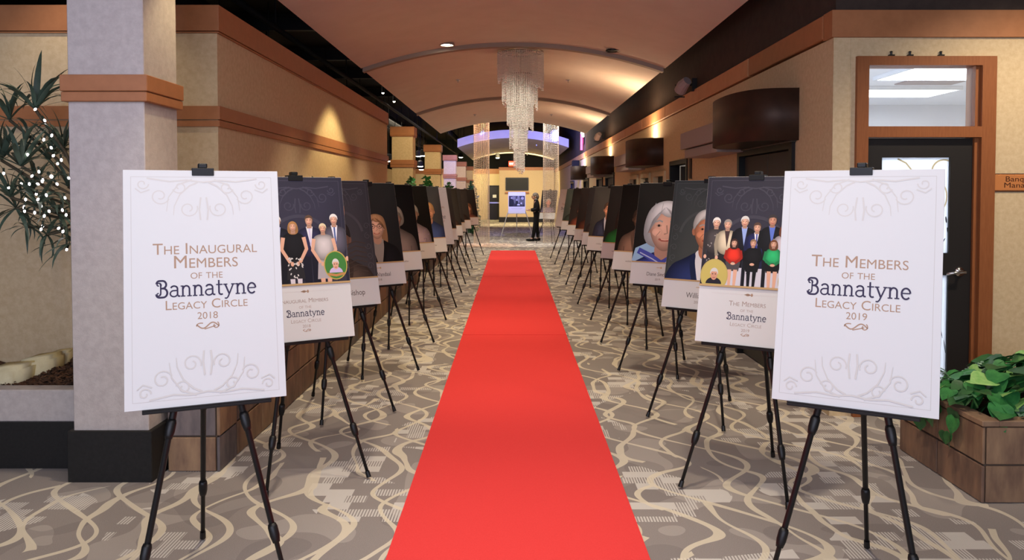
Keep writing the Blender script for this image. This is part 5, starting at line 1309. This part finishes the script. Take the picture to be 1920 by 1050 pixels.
def hair(b):
    b.blob((-.035, 0, 1.525), (.105, .098, .095), 14, 9); b.blob((.015, 0, 1.475), (.07, .09, .10), 12, 8)
part('hair', 'hair_grey', pe, hair, True)
part('face', 'skin', pe, lambda b: (b.blob((-.085, 0, 1.475), (.068, .072, .095), 12, 9), b.tube([(-.148, 0, 1.49), (-.170, 0, 1.462), (-.148, 0, 1.452)], [.010, .016, .010], 8), b.blob((-.04, -.085, 1.475), (.02, .014, .03), 8, 6), b.blob((-.04, .085, 1.475), (.02, .014, .03), 8, 6), b.blob((-.135, 0, 1.415), (.022, .03, .012), 8, 6)), True)
part('glasses', 'frame_black', pe, lambda b: [b.tube([(-.155, s_ * .032 + .024 * math.cos(R(q)), 1.495 + .02 * math.sin(R(q))) for q in range(0, 361, 30)], .0035, 5) for s_ in (-1, 1)] + [b.tube([(-.15, s_ * .058, 1.497), (-.03, s_ * .09, 1.50)], .0035, 5) for s_ in (-1, 1)])
for sgn, wk in ((-1, 'wl'), (1, 'wr')):
    w_ = Vector(J[wk]); f_ = Vector((-1, -.25 * sgn * -1, .05)).normalized(); sd = Vector((0, 1, 0))
    V = [w_, w_ + f_ * .05, w_ + f_ * .09]; E = [(0, 1), (1, 2)]; Rr = [.026, (.034, .018), (.032, .016)]
    for q, L in ((-1.5, .055), (-.5, .068), (.5, .066), (1.5, .05)):
        k0 = len(V); b0 = w_ + f_ * .09 + sd * q * .018
        V += [b0, b0 + f_ * L * .6 + Vector((0, 0, .01)), b0 + f_ * L + Vector((0, 0, -.008))]; E += [(2, k0), (k0, k0 + 1), (k0 + 1, k0 + 2)]; Rr += [.010, .009, .008]
    k0 = len(V); V += [w_ + f_ * .045 + sd * sgn * -.035 + Vector((0, 0, .012)), w_ + f_ * .085 + sd * sgn * -.04 + Vector((0, 0, .03))]; E += [(1, k0), (k0, k0 + 1)]; Rr += [.011, .009]
    skin_mesh('hand', V, E, Rr, 'skin', pe, sub=1)
ph = thing('phone', 'small pale phone held by the person in the black suit', 'phone', (pp.x - .345, pp.y - .08, 1.055))
part('case', 'shirt_white', ph, lambda b: b.bevbox(-.07, .07, -.036, .036, -.004, .004, .003)); part('screen', 'office_wall', ph, lambda b: b.box(-.062, .062, -.032, .032, .0041, .0046)); ph.rotation_euler = (0, R(12), 0)
